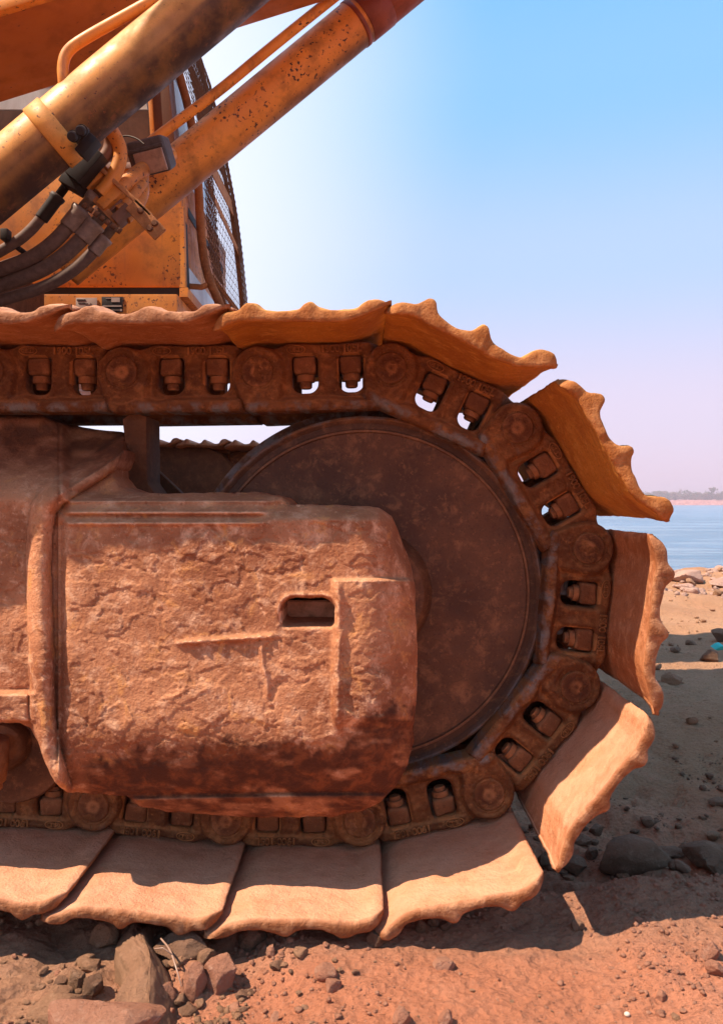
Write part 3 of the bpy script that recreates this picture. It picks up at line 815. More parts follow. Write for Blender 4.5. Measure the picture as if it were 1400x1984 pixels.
# --- house, deck and cab
YD = 1.70
def face(P, y0, y1, bev=.004): return prism_me('plate', ppoly(P, y0), y0, y1, bev)
dk = part('deck', face([(-1600, 569), (344, 569), (346, 700), (-1600, 700)], YD, 2.75, .008), M['paint'])
# front of the deck, runs away from the camera
def quad_slab(name, pts, th, mat, parent=None):
    """thin slab over four world points"""
    P = [Vector(p) for p in pts]; n = (P[1] - P[0]).cross(P[3] - P[0]).normalized() * th
    bm = bmesh.new(); a = [bm.verts.new(p) for p in P]; b = [bm.verts.new(p + n) for p in P]
    bm.faces.new(a); bm.faces.new(b[::-1])
    for i in range(4): bm.faces.new((a[i], a[(i + 1) % 4], b[(i + 1) % 4], b[i]))
    return part(name, bm_mesh(name, bm), mat, None, parent)
# name plates on the deck
pw = part('data_plate', box_me('data_plate', .074, .003, .058, .0008), M['decal_w'], Matrix.Translation(at(168, 593, YD - .003)))
for k, (dx, dz, w, h) in enumerate([(-.018, .021, .030, .004), (-.016, .010, .024, .002), (.0, .008, .012, .002), (.016, -.012, .024, .002), (.016, -.024, .024, .002), (.004, -.018, .002, .014), (.028, -.018, .002, .014)]):
    part('print_line', box_me('print_line', w, .002, h, 0), M['decal_k'], Matrix.Translation(Vector(at(168, 593, YD - .003)) + Vector((dx, -.002, dz))), pw)
tri = tube_me('print_symbol', [(.006, 0, -.006), (.016, 0, .010), (.026, 0, -.006), (.006, 0, -.006)], .0010, 6)
part('print_symbol', tri, M['decal_k'], Matrix.Translation(Vector(at(168, 593, YD - .003)) + Vector((0, -.002, 0))), pw)
pk = part('data_plate', box_me('data_plate_dark', .074, .003, .054, .0008), M['decal_k'], Matrix.Translation(at(218, 590, YD - .003)))
for (dx, dz, w, h) in [(.012, .016, .030, .016), (-.013, .021, .018, .002), (0, -.006, .066, .004), (0, -.020, .060, .0015), (.031, -.020, .006, .007)]:
    part('print_line', box_me('print_line', w, .002, h, 0), M['decal_w'], Matrix.Translation(Vector(at(218, 590, YD - .003)) + Vector((dx, -.002, dz))), pk)
part('deck_gap', face([(-1600, 552), (352, 552), (352, 575), (-1600, 575)], YD + .06, 2.6, .0), M['gasket'])

YC = 1.75
def A(px, py, y): return Vector(at(px, py, y))
xf = at(355, 556, YC)[0]; zb = at(355, 556, YC)[2]; zt = at(285, 170, YC)[2]
CAB = part('cab', face([(-520, 325), (352, 325), (354, 556), (-520, 556)], YC, 2.70, .012), M['paint'])
zs = at(0, 325, YC)[2]
# side window band with pillars
part('side_window', face([(-100, 214), (292, 214), (300, 326), (-100, 326)], YC + .03, YC + .04, 0), M['glassb'], None, CAB)
part('side_window', face([(-100, 120), (270, 120), (286, 212), (-100, 212)], YC + .035, YC + .045, 0), M['glass'], None, CAB)
part('window_sill', face([(-100, 314), (300, 314), (301, 326), (-100, 326)], YC - .004, YC + .03, .003), M['decal_w'], None, CAB)
part('pillar', face([(283, 120), (290, 120), (303, 330), (295, 330)], YC - .012, YC + .03, .002), M['paint_bright'], None, CAB)
part('pillar', face([(264, 60), (318, 60), (345, 330), (304, 330)], YC, YC + .10, .01), M['cab'], None, CAB)
part('roof', face([(-520, -230), (225, -230), (262, 30), (-520, 30)], YC - .02, 2.72, .02), M['cab'], None, CAB)
part('rear_wall', face([(-520, 30), (-300, 30), (-300, 325), (-520, 325)], YC, 2.70, .01), M['cab'], None, CAB)
# windscreen seen obliquely
def oblique(name, near, far, y0, y1, mat, th=.012, parent=CAB):
    """near/far: lists of px,py at depths y0/y1"""
    for i in range(len(near) - 1):
        pass
    bm = bmesh.new(); a = [bm.verts.new(A(p[0], p[1], y0)) for p in near]; b = [bm.verts.new(A(p[0], p[1], y1)) for p in far]
    for i in range(len(near) - 1): bm.faces.new((a[i], b[i], b[i + 1], a[i + 1]))
    bmesh.ops.recalc_face_normals(bm, faces=bm.faces[:])
    g = bmesh.ops.solidify(bm, geom=bm.faces[:], thickness=th)
    return part(name, bm_mesh(name, bm, True), mat, None, parent)
def xz_at(pxp, y):   # same world x,z at another depth -> pixel
    return ((pxp[0] * (y + D) / F), )
front = [(355, 556), (351, 470), (349, 400), (342, 330), (330, 250), (313, 150), (296, 60)]
fw = [at(a, b, YC) for a, b in front]
def sweep(name, pts, y0, y1, mat, th=.012, parent=CAB, dx=0):
    bm = bmesh.new(); a = [bm.verts.new((p[0] + dx, y0, p[2])) for p in pts]; b = [bm.verts.new((p[0] + dx, y1, p[2])) for p in pts]
    a2 = [bm.verts.new((p[0] + dx - th, y0, p[2])) for p in pts]; b2 = [bm.verts.new((p[0] + dx - th, y1, p[2])) for p in pts]
    n = len(pts)
    for i in range(n - 1):
        bm.faces.new((a[i], b[i], b[i + 1], a[i + 1])); bm.faces.new((a2[i], a2[i + 1], b2[i + 1], b2[i]))
        bm.faces.new((a[i], a[i + 1], a2[i + 1], a2[i])); bm.faces.new((b[i], b2[i], b2[i + 1], b[i + 1]))
    bm.faces.new((a[0], a2[0], b2[0], b[0])); bm.faces.new((a[-1], b[-1], b2[-1], a2[-1]))
    return part(name, bm_mesh(name, bm, True, 60), mat, None, parent)
sweep('gasket', fw, YC + .03, YC + .09, M['gasket'], dx=.006)
sweep('windscreen', fw, YC + .05, 2.60, M['glass'], dx=.002)
sweep('front_frame', fw, 2.60, 2.70, M['cab'], dx=-.01, th=.05)
sweep('window_bar', [fw[2], fw[3]], YC + .1, 2.6, M['gasket'], dx=.01, th=.01)
# the cab's lower front corner: bevelled orange sheet with a black gap under it
sweep('corner_sheet', [at(352, 556, YC), at(351, 470, YC), at(349, 400, YC)], YC + .001, YC + .03, M['paint'], dx=.012, th=.02)
sweep('sill_sheet', [at(356, 575, YC), at(356, 557, YC)], YC, 2.7, M['paint'], dx=.015, th=.03)

# guard: two bent side tubes, cross tubes, mesh
G0, G1 = 1.86, 2.62
gn = [(436, 640), (428, 592), (398, 528), (388, 440), (385, 357), (371, 228), (345, 136), (322, 50)]
gw = [at(a, b, G0) for a, b in gn]
GUARD = part('front_guard', tube_me('front_guard', gw, .016, 16, smoothn=2), M['guard'], None, CAB)
W0 = Matrix.Translation(EX.location) @ CAB.matrix_local
def gpart(name, me, mat):    # all of the guard's pieces hang on the cab
    return part(name, me, mat, None, CAB)
gs = chaikin([(p[0], p[2]) for p in gw], 2)
far = [(p[0] + .004, p[1]) for p in gs]
gf = chaikin([(at(a - 9, b, G1)[0], at(a, b, G1)[2]) for a, b in ((486, 700), (478, 590), (461, 428), (439, 311), (411, 178), (391, 102), (360, 10))], 2)
def gx(z, y=G0):
    a = float(np.interp(z, gs[:, 1], gs[:, 0])); b = float(np.interp(z, gf[:, 1], gf[:, 0]))
    return a + (b - a) * (y - G0) / (G1 - G0)
gpart('guard_tube', tube_me('guard_tube', [(p[0], G1, p[1]) for p in gf], .010, 14), M['guard'])
for z, r in ((.78, .012), (.86, .010), (1.98, .012)):
    gpart('guard_bar', tube_me('guard_bar', [(gx(z), G0, z), (gx(z, G1), G1, z)], r, 12), M['guard'])
for z in (.80, 1.62): gpart('guard_stay', tube_me('guard_stay', [(gx(z) - .10, G0, z + .005), (gx(z) - .04, G0, z), (gx(z), G0, z + .015)], .011, 12), M['guard'])
def flat_bar(z0, z1, y0, y1, w=.03):
    gpart('guard_plate', quad_me([(gx(z0, y0) + .016, y0, z0), (gx(z1, y1) + .016, y1, z1), (gx(z1 + w, y1) + .016, y1, z1 + w), (gx(z0 + w, y0) + .016, y0, z0 + w)], .004), M['guard'])
def quad_me(pts, th):
    P = [Vector(p) for p in pts]; n = (P[1] - P[0]).cross(P[3] - P[0]).normalized() * th
    bm = bmesh.new(); a = [bm.verts.new(p) for p in P]; b = [bm.verts.new(p + n) for p in P]
    bm.faces.new(a); bm.faces.new(b[::-1])
    for i in range(4): bm.faces.new((a[i], a[(i + 1) % 4], b[(i + 1) % 4], b[i]))
    return bm_mesh('plate', bm)
flat_bar(1.30, 1.30, G0, G1, .075)
flat_bar(1.20, 1.12, G0 + .1, G1, .035)
def wires():
    V = []; Fc = []; k = 0
    def seg(p, q, r=.0012):
        nonlocal k
        p = np.array(p); q = np.array(q); t = q - p; t = t / (np.linalg.norm(t) + 1e-9)
        s = np.cross(t, [0.3, .2, .9] if abs(t[2]) < .8 else [1, .2, 0]); s /= np.linalg.norm(s); u = np.cross(s, t)
        for c in (p, q):
            for a in (0, 1, 2): V.append(c + r * (math.cos(a * 2.094) * s + math.sin(a * 2.094) * u))
        for a in range(3): Fc.append((k + a, k + (a + 1) % 3, k + 3 + (a + 1) % 3, k + 3 + a))
        k += 6
    o = .018
    zs_ = np.arange(.70, 2.02, .036)
    for y in np.arange(G0 + .03, G1, .034):
        for z0, z1 in zip(zs_[:-1], zs_[1:]): seg((gx(z0, y) + o, y, z0), (gx(z1, y) + o, y, z1))
    for z in zs_: seg((gx(z) + o, G0, z), (gx(z, G1) + o, G1 + .02, z))
    # expanded metal sheets tied over the frame, upper half and outer strips
    for (ya, yb, za, zb_) in ((2.0, 2.45, 1.40, 1.95), (G1 - .10, G1 + .03, .8, 1.95), (G0 + .02, G0 + .20, .85, 1.5)):
        st = .030
        for i, z in enumerate(np.arange(za, zb_, st / 2)):
            for y in np.arange(ya + (i % 2) * st / 2, yb, st):
                seg((gx(z, y) + o + .006, y, z), (gx(z + st / 2, y) + o + .006, y + st / 2, z + st / 2), .0017)
                seg((gx(z, y) + o + .006, y, z), (gx(z + st / 2, y) + o + .006, y - st / 2, z + st / 2), .0017)
    return mesh_np('guard_mesh', np.array(V), np.array(Fc))
w_ = gpart('guard_mesh', wires(), M['guard']); w_['kind'] = 'stuff'

# house body beside the cab; tall unseen front added to shade the ground
part('house_shade_block', prism_me('house_shade_block', [(-3.6, .76), (-.97, .76), (-.97, 2.85), (-1.32, 2.85), (-1.38, 2.0), (-3.6, 2.0)], -.16, .50, .03), M['paint'])
part('counterweight', prism_me('counterweight', [(-4.3, .62), (-3.62, .62), (-3.62, 1.7), (-4.1, 1.7), (-4.3, 1.5)], -.1, 2.6, .04), M['paint_boom'])
part('rear_deck', prism_me('rear_deck', [(-3.6, .60), (-1.1, .60), (-1.1, .74), (-3.6, .74)], .1, 1.68, .01), M['dark'])
part('slewing_ring', lathe_me('slewing_ring', [(0, 0), (.55, 0), (.55, .2), (0, .2)], 64), M['dark'], Matrix.Translation((-1.9, 1.1, .30)) @ Matrix.Rotation(math.radians(90), 4, 'X') @ Matrix.Translation((0, 0, 0)))

# --- boom
YB0, YB1 = 1.02, 1.40
BM = part('boom', face([(-900, 307), (-122, 64), (629, -171), (1250, -365), (1250, -820), (300, -580), (-900, -120)], YB0, YB1, .008), M['paint_boom'])
part('boom_flange', face([(-900, 302), (-122, 59), (629, -176), (1250, -370), (1250, -395), (629, -205), (-122, 30), (-900, 275)], YB0 - .02, YB0 + .006, .004), M['paint_bright'], None, BM)

# --- hydraulic cylinders
def cyl(c0, slope, y, r, x0, x1, mat, name='hydraulic_cylinder'):
    f = lambda px: at(px, c0 + slope * px, y)
    return part(name, tube_me(name, [f(x0 + (x1 - x0) * k / 90) for k in range(91)], r, 64), mat), f
YN, YF = .85, 1.55
CN, fn = cyl(348, -.835, YN, .0765, -500, 980, M['paint_dirty'])
def stain_shade(o, f, lo, hi, seed, g=0.0):
    # oil stain and painted shade, darkening the barrel's lower flank
    me = o.data; co = np.empty(len(me.vertices) * 3); me.vertices.foreach_get('co', co); co = co.reshape(-1, 3)
    a, b = np.array(f(0)), np.array(f(900)); ax = (b - a) / np.linalg.norm(b - a)
    t = (co - a) @ ax; p = co - a - t[:, None] * ax; up = np.cross(ax, [0, 1, 0]); up = up if up[2] > 0 else -up
    h = p @ up / (np.linalg.norm(p, axis=1) + 1e-9); k = h + .16 * fbm(t * 4, h * 5, o=4, s=seed) - g * t
    at_ = me.attributes.new('stain_shade', 'FLOAT', 'POINT'); at_.data.foreach_set('value', ss(hi, lo, k).astype(np.float32))

CF, ff = cyl(203 + .825 * 500, -.825, YF, .0760, 120, 700, M['paint_bright'])
stain_shade(CN, fn, -.90, .12, 5, .28); stain_shade(CF, ff, -1.3, -.5, 6)
def ring_on(f, a, b, r, mat, parent, name='band'):
    return part(name, tube_me(name, [f(a), f(a + (b - a) * .04), f(b - (b - a) * .04), f(b)], [r - .003, r, r, r - .003], 56), mat, None, parent)
ring_on(ff, 698, 740, .0785, M['gland'], CF, 'gland'); ring_on(ff, 736, 822, .0765, M['gland'], CF, 'gland')
ring_on(ff, 686, 693, .0785, M['gland'], CF); ring_on(ff, 815, 819, .079, M['gland'], CF)
part('piston_rod', tube_me('piston_rod', [ff(815), ff(1300)], .045, 40), M['ferrule'], None, CF)
ring_on(fn, 92, 122, .0815, M['paint_dirty'], CN, 'clamp_band')
lug = Vector(at(162, 268, YN - .055)); R_ = Matrix.Rotation(math.radians(-50), 4, 'Y')
part('clamp_lug', box_me('clamp_lug', .026, .04, .055, .003), M['black'], Matrix.Translation(lug + Vector((.005, .02, -.012))) @ Matrix.Rotation(math.radians(40), 4, 'Y'), CN)
for (a, b) in ((142, 264), (158, 253)):
    p = Vector(at(a, b, YN - .10))
    part('clamp_bolt', lathe_me('clamp_bolt', [(0, -.012), (.009, -.012), (.0115, -.009), (.0115, .004), (.014, .004), (.014, .008), (.007, .008), (.007, .04)], 6 * 4), M['black'], Matrix.Translation(p) @ Matrix.Rotation(math.radians(25), 4, 'X'), CN)
part('feed_pipe', tube_me('feed_pipe', [at(126, 186, YN - .03), at(124, 160, YN - .045), at(121, 128, YN - .045), at(130, 98, YN - .045), at(165, 74, YN - .045), at(230, 38, YN - .045), at(420, -68, YN - .045)], .0135, 20, smoothn=3), M['paint_bright'], None, CN)
part('feed_pipe', tube_me('feed_pipe', [at(270, 292, YF - .1), at(330, 246, YF - .1), at(425, 176, YF - .1), at(520, 96, YF - .1), at(650, -8, YF - .1), at(760, -95, YF - .1)], .0165, 20, smoothn=2), M['paint_bright'], None, CF)

# --- hoses, couplings and the valve block
YH = 1.05
def hose(pts, r, nm='hydraulic_hose', fer=None, bands=True):
    P = [at(a, b, YH + dy) for a, b, dy in pts]
    h = part(nm, tube_me(nm, P, r, 20, smoothn=3), M['rubber'])
    a, b = Vector(P[-1]), Vector(P[-2]); t = (a - b).normalized()
    if fer: 
        L_, col = fer
        part('ferrule', tube_me('ferrule', [a - t * L_, a - t * L_ * .95, a - t * .012, a - t * .004, a + t * .004, a + t * .006], [r * 1.18, r * 1.25, r * 1.25, r * 1.45, r * 1.45, r * 1.1], 20), col, None, h)
        part('coupling', tube_me('coupling', [a, a + t * .035, a + t * .036, a + t * .06], [r * .9, r * .9, r * 1.15, r * 1.15], 6), M['black'] if col is M['black'] else M['ferrule'], None, h)
    return h
hose([(-260, 640, 0), (-80, 530, 0), (0, 488, 0), (50, 458, 0), (88, 414, 0), (112, 382, 0)], .0145, fer=(.075, M['black']))
hose([(-260, 660, .03), (-80, 555, .03), (0, 522, .03), (60, 502, .03), (105, 470, .02), (135, 436, .02), (158, 408, .02)], .0195, fer=(.06, M['ferrule']))
hose([(-260, 690, .06), (-80, 585, .06), (0, 552, .06), (70, 530, .05), (120, 500, .04), (160, 462, .04), (184, 434, .04)], .0205, fer=(.055, M['ferrule']))
hose([(-260, 700, .1), (-80, 610, .1), (0, 582, .1), (80, 560, .1), (140, 528, .09), (180, 490, .08), (202, 462, .08)], .0165, fer=(.05, M['ferrule']))
part('hose_clip', box_me('hose_clip', .02, .03, .03, .003), M['black'], Matrix.Translation(at(12, 456, YH - .02)))
part('hose_clip', box_me('hose_clip', .03, .06, .014, .003), M['black'], Matrix.Translation(at(40, 484, YH + .03)) @ Matrix.Rotation(.6, 4, 'Y'))
def obox(name, px, py, dy, sx, sy, sz, ang, mat, parent=None, bev=.003):
    return part(name, box_me(name, sx, sy, sz, bev), mat, Matrix.Translation(at(px, py, YH + dy)) @ Matrix.Rotation(math.radians(ang), 4, 'Y'), parent)
VB = obox('valve_block', 205, 380, .05, .115, .07, .050, 47, M['cab'])
obox('valve_flange', 196, 398, .03, .135, .05, .018, 47, M['guard'], VB)
obox('valve_flange', 222, 352, .04, .10, .05, .022, 47, M['paint'], VB)
obox('valve_segment', 185, 352, .02, .030, .055, .060, 47, M['paint'], VB)
obox('valve_segment', 218, 388, .02, .030, .055, .070, 47, M['paint'], VB)
obox('valve_segment', 240, 418, .02, .026, .05, .055, 47, M['cab'], VB)
obox('mounting_bar', 215, 345, -.01, .30, .012, .012, 43, M['guard'], VB)
obox('mounting_plate', 283, 425, -.01, .115, .012, .042, 47, M['guard'], VB)
for a, b in ((290, 442), (300, 432), (272, 408)):
    part('plate_bolt', lathe_me('plate_bolt', [(0, -.006), (.007, -.006), (.0085, -.003), (.0085, .004)], 12), M['dark'], Matrix.Translation(at(a, b, YH - .02)), VB)
obox('coupling_block', 146, 352, -.02, .055, .06, .048, 30, M['black'])
obox('coupling_block', 168, 322, -.04, .050, .05, .10, 40, M['black'])
for k in range(7):
    a = 165 + k * 11; b = 400 + k * 8
    part('stud', tube_me('stud', [at(a - 3, b + 3, YH - .03), at(a + 3, b - 6, YH - .03)], .007, 8), M['dark'], None, VB)
def stube(P, r, mat, y=YH): return part('steel_pipe', tube_me('steel_pipe', [at(a, b, y + c) for a, b, c in P], r, 20, smoothn=3), mat)
stube([(195, 375, 0), (215, 352, 0), (232, 318, 0), (234, 288, 0), (222, 262, -.02), (208, 240, -.05)], .019, M['paint'])
stube([(175, 345, .0), (188, 318, .0), (208, 300, 0), (216, 276, 0), (214, 250, -.03)], .017, M['cab'])
stube([(215, 385, .02), (250, 350, .05), (285, 322, .12), (330, 300, .3)], .022, M['paint'])
stube([(230, 410, .03), (262, 382, .05), (278, 350, .1), (272, 310, .2), (300, 280, .35)], .019, M['paint'])
stube([(245, 425, .03), (270, 400, .05), (282, 370, .08), (276, 340, .16)], .014, M['paint'])
part('cable', tube_me('cable', [at(228, 268, YH), at(245, 262, YH), at(266, 268, YH - .02), at(280, 280, YH - .03)], .0022, 8, smoothn=2), M['black'])

# --- work lamp
def lamp():
    c = Vector(at(298, 302, 1.18))
    Rm = Matrix.Translation(c) @ Matrix.Rotation(math.radians(-14), 4, 'Y') @ Matrix.Rotation(math.radians(24), 4, 'X') @ Matrix.Rotation(math.radians(-14), 4, 'Z')
    bm = bmesh.new(); bmesh.ops.create_cube(bm, size=1)
    for v in bm.verts:
        f = 1.0 if v.co.y < 0 else .82
        v.co = Vector((v.co.x * .112 * f, v.co.y * .085, v.co.z * .098 * f))
    bmesh.ops.bevel(bm, geom=bm.edges[:], offset=.012, segments=3, profile=.6, affect='EDGES')
    o = part('work_lamp', bm_mesh('work_lamp', bm, True, 50), M['lamp'], Rm)
    part('lens', box_me('lens', .088, .008, .060, .0035, 3), M['lens'], Rm @ Matrix.Translation((0.004, -.046, -.014)), o)
    part('rim', box_me('rim', .108, .007, .010, .003), M['lamp'], Rm @ Matrix.Translation((0, -.046, .022)), o)
    part('bracket', box_me('bracket', .03, .02, .05, .003), M['dark'], Rm @ Matrix.Translation((-.07, .03, 0)), o)
    part('cable', tube_me('cable', [tuple(Rm @ Vector(p)) for p in ((-.05, .03, .02), (-.09, .03, .03), (-.11, .03, -.01))], .004, 8, smoothn=2), M['black'], None, o)
lamp()

# ------------------------------------------------------------------ stones
def ico(sub):
    bm = bmesh.new(); bmesh.ops.create_icosphere(bm, subdivisions=sub, radius=1)
    V = np.array([v.co[:] for v in bm.verts]); Fc = np.array([[v.index for v in f.verts] for f in bm.faces]); bm.free(); return V, Fc
ICO = {k: ico(k) for k in (1, 2, 3, 4, 5)}
def stone_me(seed, sub=4, scale=(1, 1, 1), cuts=18, rough=.055, ncut=.66):
    V, Fc = ICO[sub]; V = V.copy(); r = np.random.default_rng(seed)
    for _ in range(cuts):
        n = r.normal(size=3); n /= np.linalg.norm(n); o = r.uniform(ncut - .12, ncut + .16)
        d = V @ n - o; V = V - np.outer(np.clip(d, 0, None) * .93, n)
    if sub > 1:
        k = fbm(V[:, 0] * 2.2 + seed, V[:, 1] * 2.2, V[:, 2] * 2.2, o=5 if sub > 3 else 2, s=seed)
        V = V * (1 + rough * k)[:, None]
    V = V / np.abs(V).max(0) * np.array(scale)
    me = mesh_np('stone', V, Fc, smooth=sub > 2)
    if sub > 2:
        try: me.set_sharp_from_angle(angle=math.radians(32))
        except Exception: pass
    return me
def ground_hit(px, py):
    """walk along the pixel's ray to the ground"""
    dx, dz = (px - 700) / F, -(py - HZ) / F
    d = np.linspace(.45, 1.6, 400) if py > 1500 else np.linspace(1.3, 6, 500)
    h = np.nonzero(dz * d <= gz(dx * d, d - D))[0]; d = float(d[h[0]]) if len(h) else float(d[-1])
    return dx * d, d - D, d
def hero(x0, y0, x1, y1, mat, label, seed, depth=1.0, rot=0, sink=.12, name='stone', tilt=0, fwd=0.0, cat='stone'):
    """stone filling the photograph's box x0,y0-x1,y1 at its ground contact"""
    gx_, gy_, d = ground_hit((x0 + x1) / 2, y1 - (y1 - y0) * .25)
    gy_ += fwd
    w = (x1 - x0) * d / F / 2; h = (y1 - y0) * d / F / 2 * 1.05
    me = stone_me(seed, 4, (w, w * depth, h))
    o = put(name, me, M[mat]); zc = -((y0 + y1) / 2 - HZ) * d / F
    o.location = (gx_, gy_, min(zc, float(gz(np.array([gx_]), np.array([gy_]))[0]) + h * (1 - sink) )); o.rotation_euler = (0, tilt, rot)
    return thing(o, label, cat)
HER = [
 (318, 1752, 462, 1812, 'rock', 'pale wedge of stone jammed under the edge of the third track shoe', 101, .9, 0),
 (298, 1802, 412, 1858, 'rock_dark', 'flat oval grey stone lying in shade below the track gap', 102, .8, .2),
 (375, 1838, 418, 1875, 'rock', 'small rounded stone between the flat oval stone and the angular one', 103, .9, 0),
 (392, 1843, 466, 1926, 'rock_red', 'angular upright stone casting a shadow on the red soil', 104, .8, .5),
 (350, 1862, 402, 1944, 'rock_red', 'pinkish slanting stone left of the angular upright stone', 105, .8, 0),
 (290, 1905, 347, 1957, 'rock_red', 'knobbly reddish stone beside the dry twig', 106, .9, 0),
 (282, 1948, 342, 1990, 'rock_red', 'reddish stone at the bottom edge right of the long ridge stone', 107, .9, 0),
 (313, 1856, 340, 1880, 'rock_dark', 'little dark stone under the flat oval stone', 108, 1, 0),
 (175, 1785, 232, 1842, 'rock', 'grey faceted stone in the gravel under the first track gap', 109, .9, .3),
 (130, 1876, 166, 1930, 'rock', 'upright almond shaped stone standing left of the long ridge stone', 110, .7, 0),
 (60, 1922, 175, 1995, 'rock', 'broad tan stone at the bottom left of the photograph', 111, .9, 0),
 (86, 1916, 142, 1944, 'rock', 'low tan stone resting against the broad tan stone', 112, .9, 0),
 (104, 1888, 132, 1916, 'rock_dark', 'small dark cube like stone above the low tan stone', 113, .9, .4),
 (154, 1855, 196, 1888, 'rock', 'brown stone left of the top of the ridge stone', 114, .9, 0),
 (160, 1888, 200, 1935, 'rock_dark', 'shaded brown stone between almond shaped stone and ridge stone', 115, .9, 0),
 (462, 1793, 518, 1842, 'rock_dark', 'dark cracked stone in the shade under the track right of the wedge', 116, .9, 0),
 (515, 1832, 537, 1860, 'rock_red', 'small sunlit stone at the edge of the track shadow', 117, .9, 0),
 (603, 1864, 655, 1898, 'rock_red', 'low reddish stone half buried in the sunlit soil', 118, .9, 0),
 (624, 1893, 662, 1928, 'rock_red', 'dark red clod with its own small shadow on the sunlit soil', 119, .9, 0),
 (505, 1786, 530, 1808, 'rock_dark', 'thumb sized dark stone right of the cracked stone', 120, .9, 0),
 (833, 1857, 882, 1882, 'rock_red', 'flat pink stone in the middle of the sunlit red soil', 121, .9, 0),
 (1099, 1784, 1132, 1806, 'rock_dark', 'dark stone alone in the shadow strip near its lower edge', 122, .9, 0),
 (1268, 1918, 1292, 1950, 'rock_red', 'narrow standing stone on the sunlit soil at the lower right', 123, .8, 0),
 (1348, 1826, 1396, 1868, 'rock_red', 'jagged reddish stone near the right edge of the sunlit soil', 124, .9, 0),
 (1362, 1862, 1402, 1890, 'rock_red', 'rounded stone below the jagged one at the right edge', 125, .9, 0),
 (758, 1952, 798, 1992, 'rock_red', 'upright reddish stone at the bottom edge in the middle', 126, .9, 0),
 (846, 1958, 880, 1992, 'rock_red', 'second reddish stone at the bottom edge right of the middle', 127, .9, 0),
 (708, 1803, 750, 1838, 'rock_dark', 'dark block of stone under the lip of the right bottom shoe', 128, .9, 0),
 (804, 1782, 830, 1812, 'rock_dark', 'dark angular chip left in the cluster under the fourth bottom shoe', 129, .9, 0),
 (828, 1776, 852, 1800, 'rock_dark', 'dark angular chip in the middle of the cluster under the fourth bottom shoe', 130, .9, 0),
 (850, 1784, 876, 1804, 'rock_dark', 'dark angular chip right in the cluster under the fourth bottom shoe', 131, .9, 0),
 (1148, 1622, 1308, 1694, 'rock_dark', 'long dark boulder lying behind the shaded soil strip', 132, .55, .1),
 (1322, 1632, 1410, 1674, 'rock_dark', 'grey boulder at the right edge behind the long dark boulder', 133, .8, 0),
 (1356, 1660, 1412, 1694, 'rock_dark', 'grey block in front of the boulder at the right edge', 134, .8, 0),
 (1100, 1616, 1152, 1642, 'rock_dark', 'flat stone above and left of the long dark boulder', 135, .8, 0),
 (1034, 1650, 1078, 1690, 'rock_dark', 'dark stone between the last bottom shoe and the hanging shoe tip', 136, .8, 0),
 (1082, 1660, 1142, 1694, 'rock_dark', 'brown block right of the hanging shoe tip', 137, .8, 0),
 (1262, 1640, 1330, 1662, 'rock_dark', 'small slab behind the right end of the long dark boulder', 138, .8, 0),
 (1130, 1642, 1158, 1668, 'rock_dark', 'small dark stone at the left end of the long dark boulder', 139, .8, 0),
 (1376, 1214, 1425, 1250, 'rock_dark', 'dark olive boulder at the right edge of the bare ground', 140, .8, 0),
 (1352, 1258, 1392, 1288, 'rock_dark', 'brown stone touching the turquoise scrap', 141, .8, 0),
 (1272, 1302, 1322, 1332, 'rock', 'long flat tan stone on the bare ground right of the lit shoe', 142, .7, 0),
 (1236, 1214, 1262, 1226, 'rock', 'small brown stone on bare ground between shore rubble and olive boulder', 143, .8, 0),
 (1326, 1240, 1348, 1254, 'rock_dark', 'small dark stone left of the olive boulder', 144, .8, 0),
 (1328, 1386, 1352, 1410, 'rock', 'grey chip with a pale face in the middle of the bare ground', 145, .8, 0),
 (1298, 1104, 1366, 1132, 'rock_pale', 'rounded pink boulder standing on the shore against the water', 146, .8, 0),
 (1362, 1116, 1440, 1140, 'rock_pale', 'low pink rock on the shore right of the rounded boulder', 147, .8, 0),
 (1306, 1128, 1350, 1146, 'rock_pale', 'cream coloured flat rock in front of the rounded pink boulder', 148, .8, 0),
]
for h in HER:
    x0, y0, x1, y1, mt, lb, sd, dp, rt = h
    hero(x0, y0, x1, y1, mt, lb, sd, dp, rt)
def ridge():
    V, Fc = ICO[5]; V = V.copy(); r = np.random.default_rng(5)
    for n, o in (((.93, .0, .36), .22), ((-.95, 0, .3), .62), ((.9, 0, -.2), .7), ((0, -.95, .3), .8), ((.2, .8, .6), .62), ((-.5, .5, .7), .62), ((-.2, -.5, .85), .66)):
        n = np.array(n) / np.linalg.norm(n); d = V @ n - o; V = V - np.outer(np.clip(d, 0, None) * .95, n)
    V = V * (1 + .13 * fbm(V[:, 0] * 2.6, V[:, 1] * 3.4, V[:, 2] * 2.6, o=6, s=5, g=.6))[:, None]
    V[:, 0] = V[:, 0] * (1 - .35 * V[:, 1]) + .25 * vn(V[:, 1] * 2.2 + 4, V[:, 1] * 0, s=8); V[:, 2] = V[:, 2] * (1 + .25 * vn(V[:, 1] * 3, V[:, 1] * 0 + 2, s=9))
    V = V / np.abs(V).max(0) * np.array([.056, .17, .044])
    me = mesh_np('ridge', V, Fc); me.set_sharp_from_angle(angle=math.radians(35))
    o = put('stone', me, M['rock']); o.location = (-.240, -.255, -.530); o.rotation_euler = (math.radians(3), math.radians(-6), math.radians(12))
    thing(o, 'long ridge shaped brown stone pointing at the camera below the track', 'stone')
    me = stone_me(77, 5, (.062, .05, .04)); o = put('stone', me, M['rock_red']); o.location = (-.252, -.375, -.505)
    thing(o, 'smooth pink boulder in front of the ridge stone at the bottom edge', 'stone')
ridge()

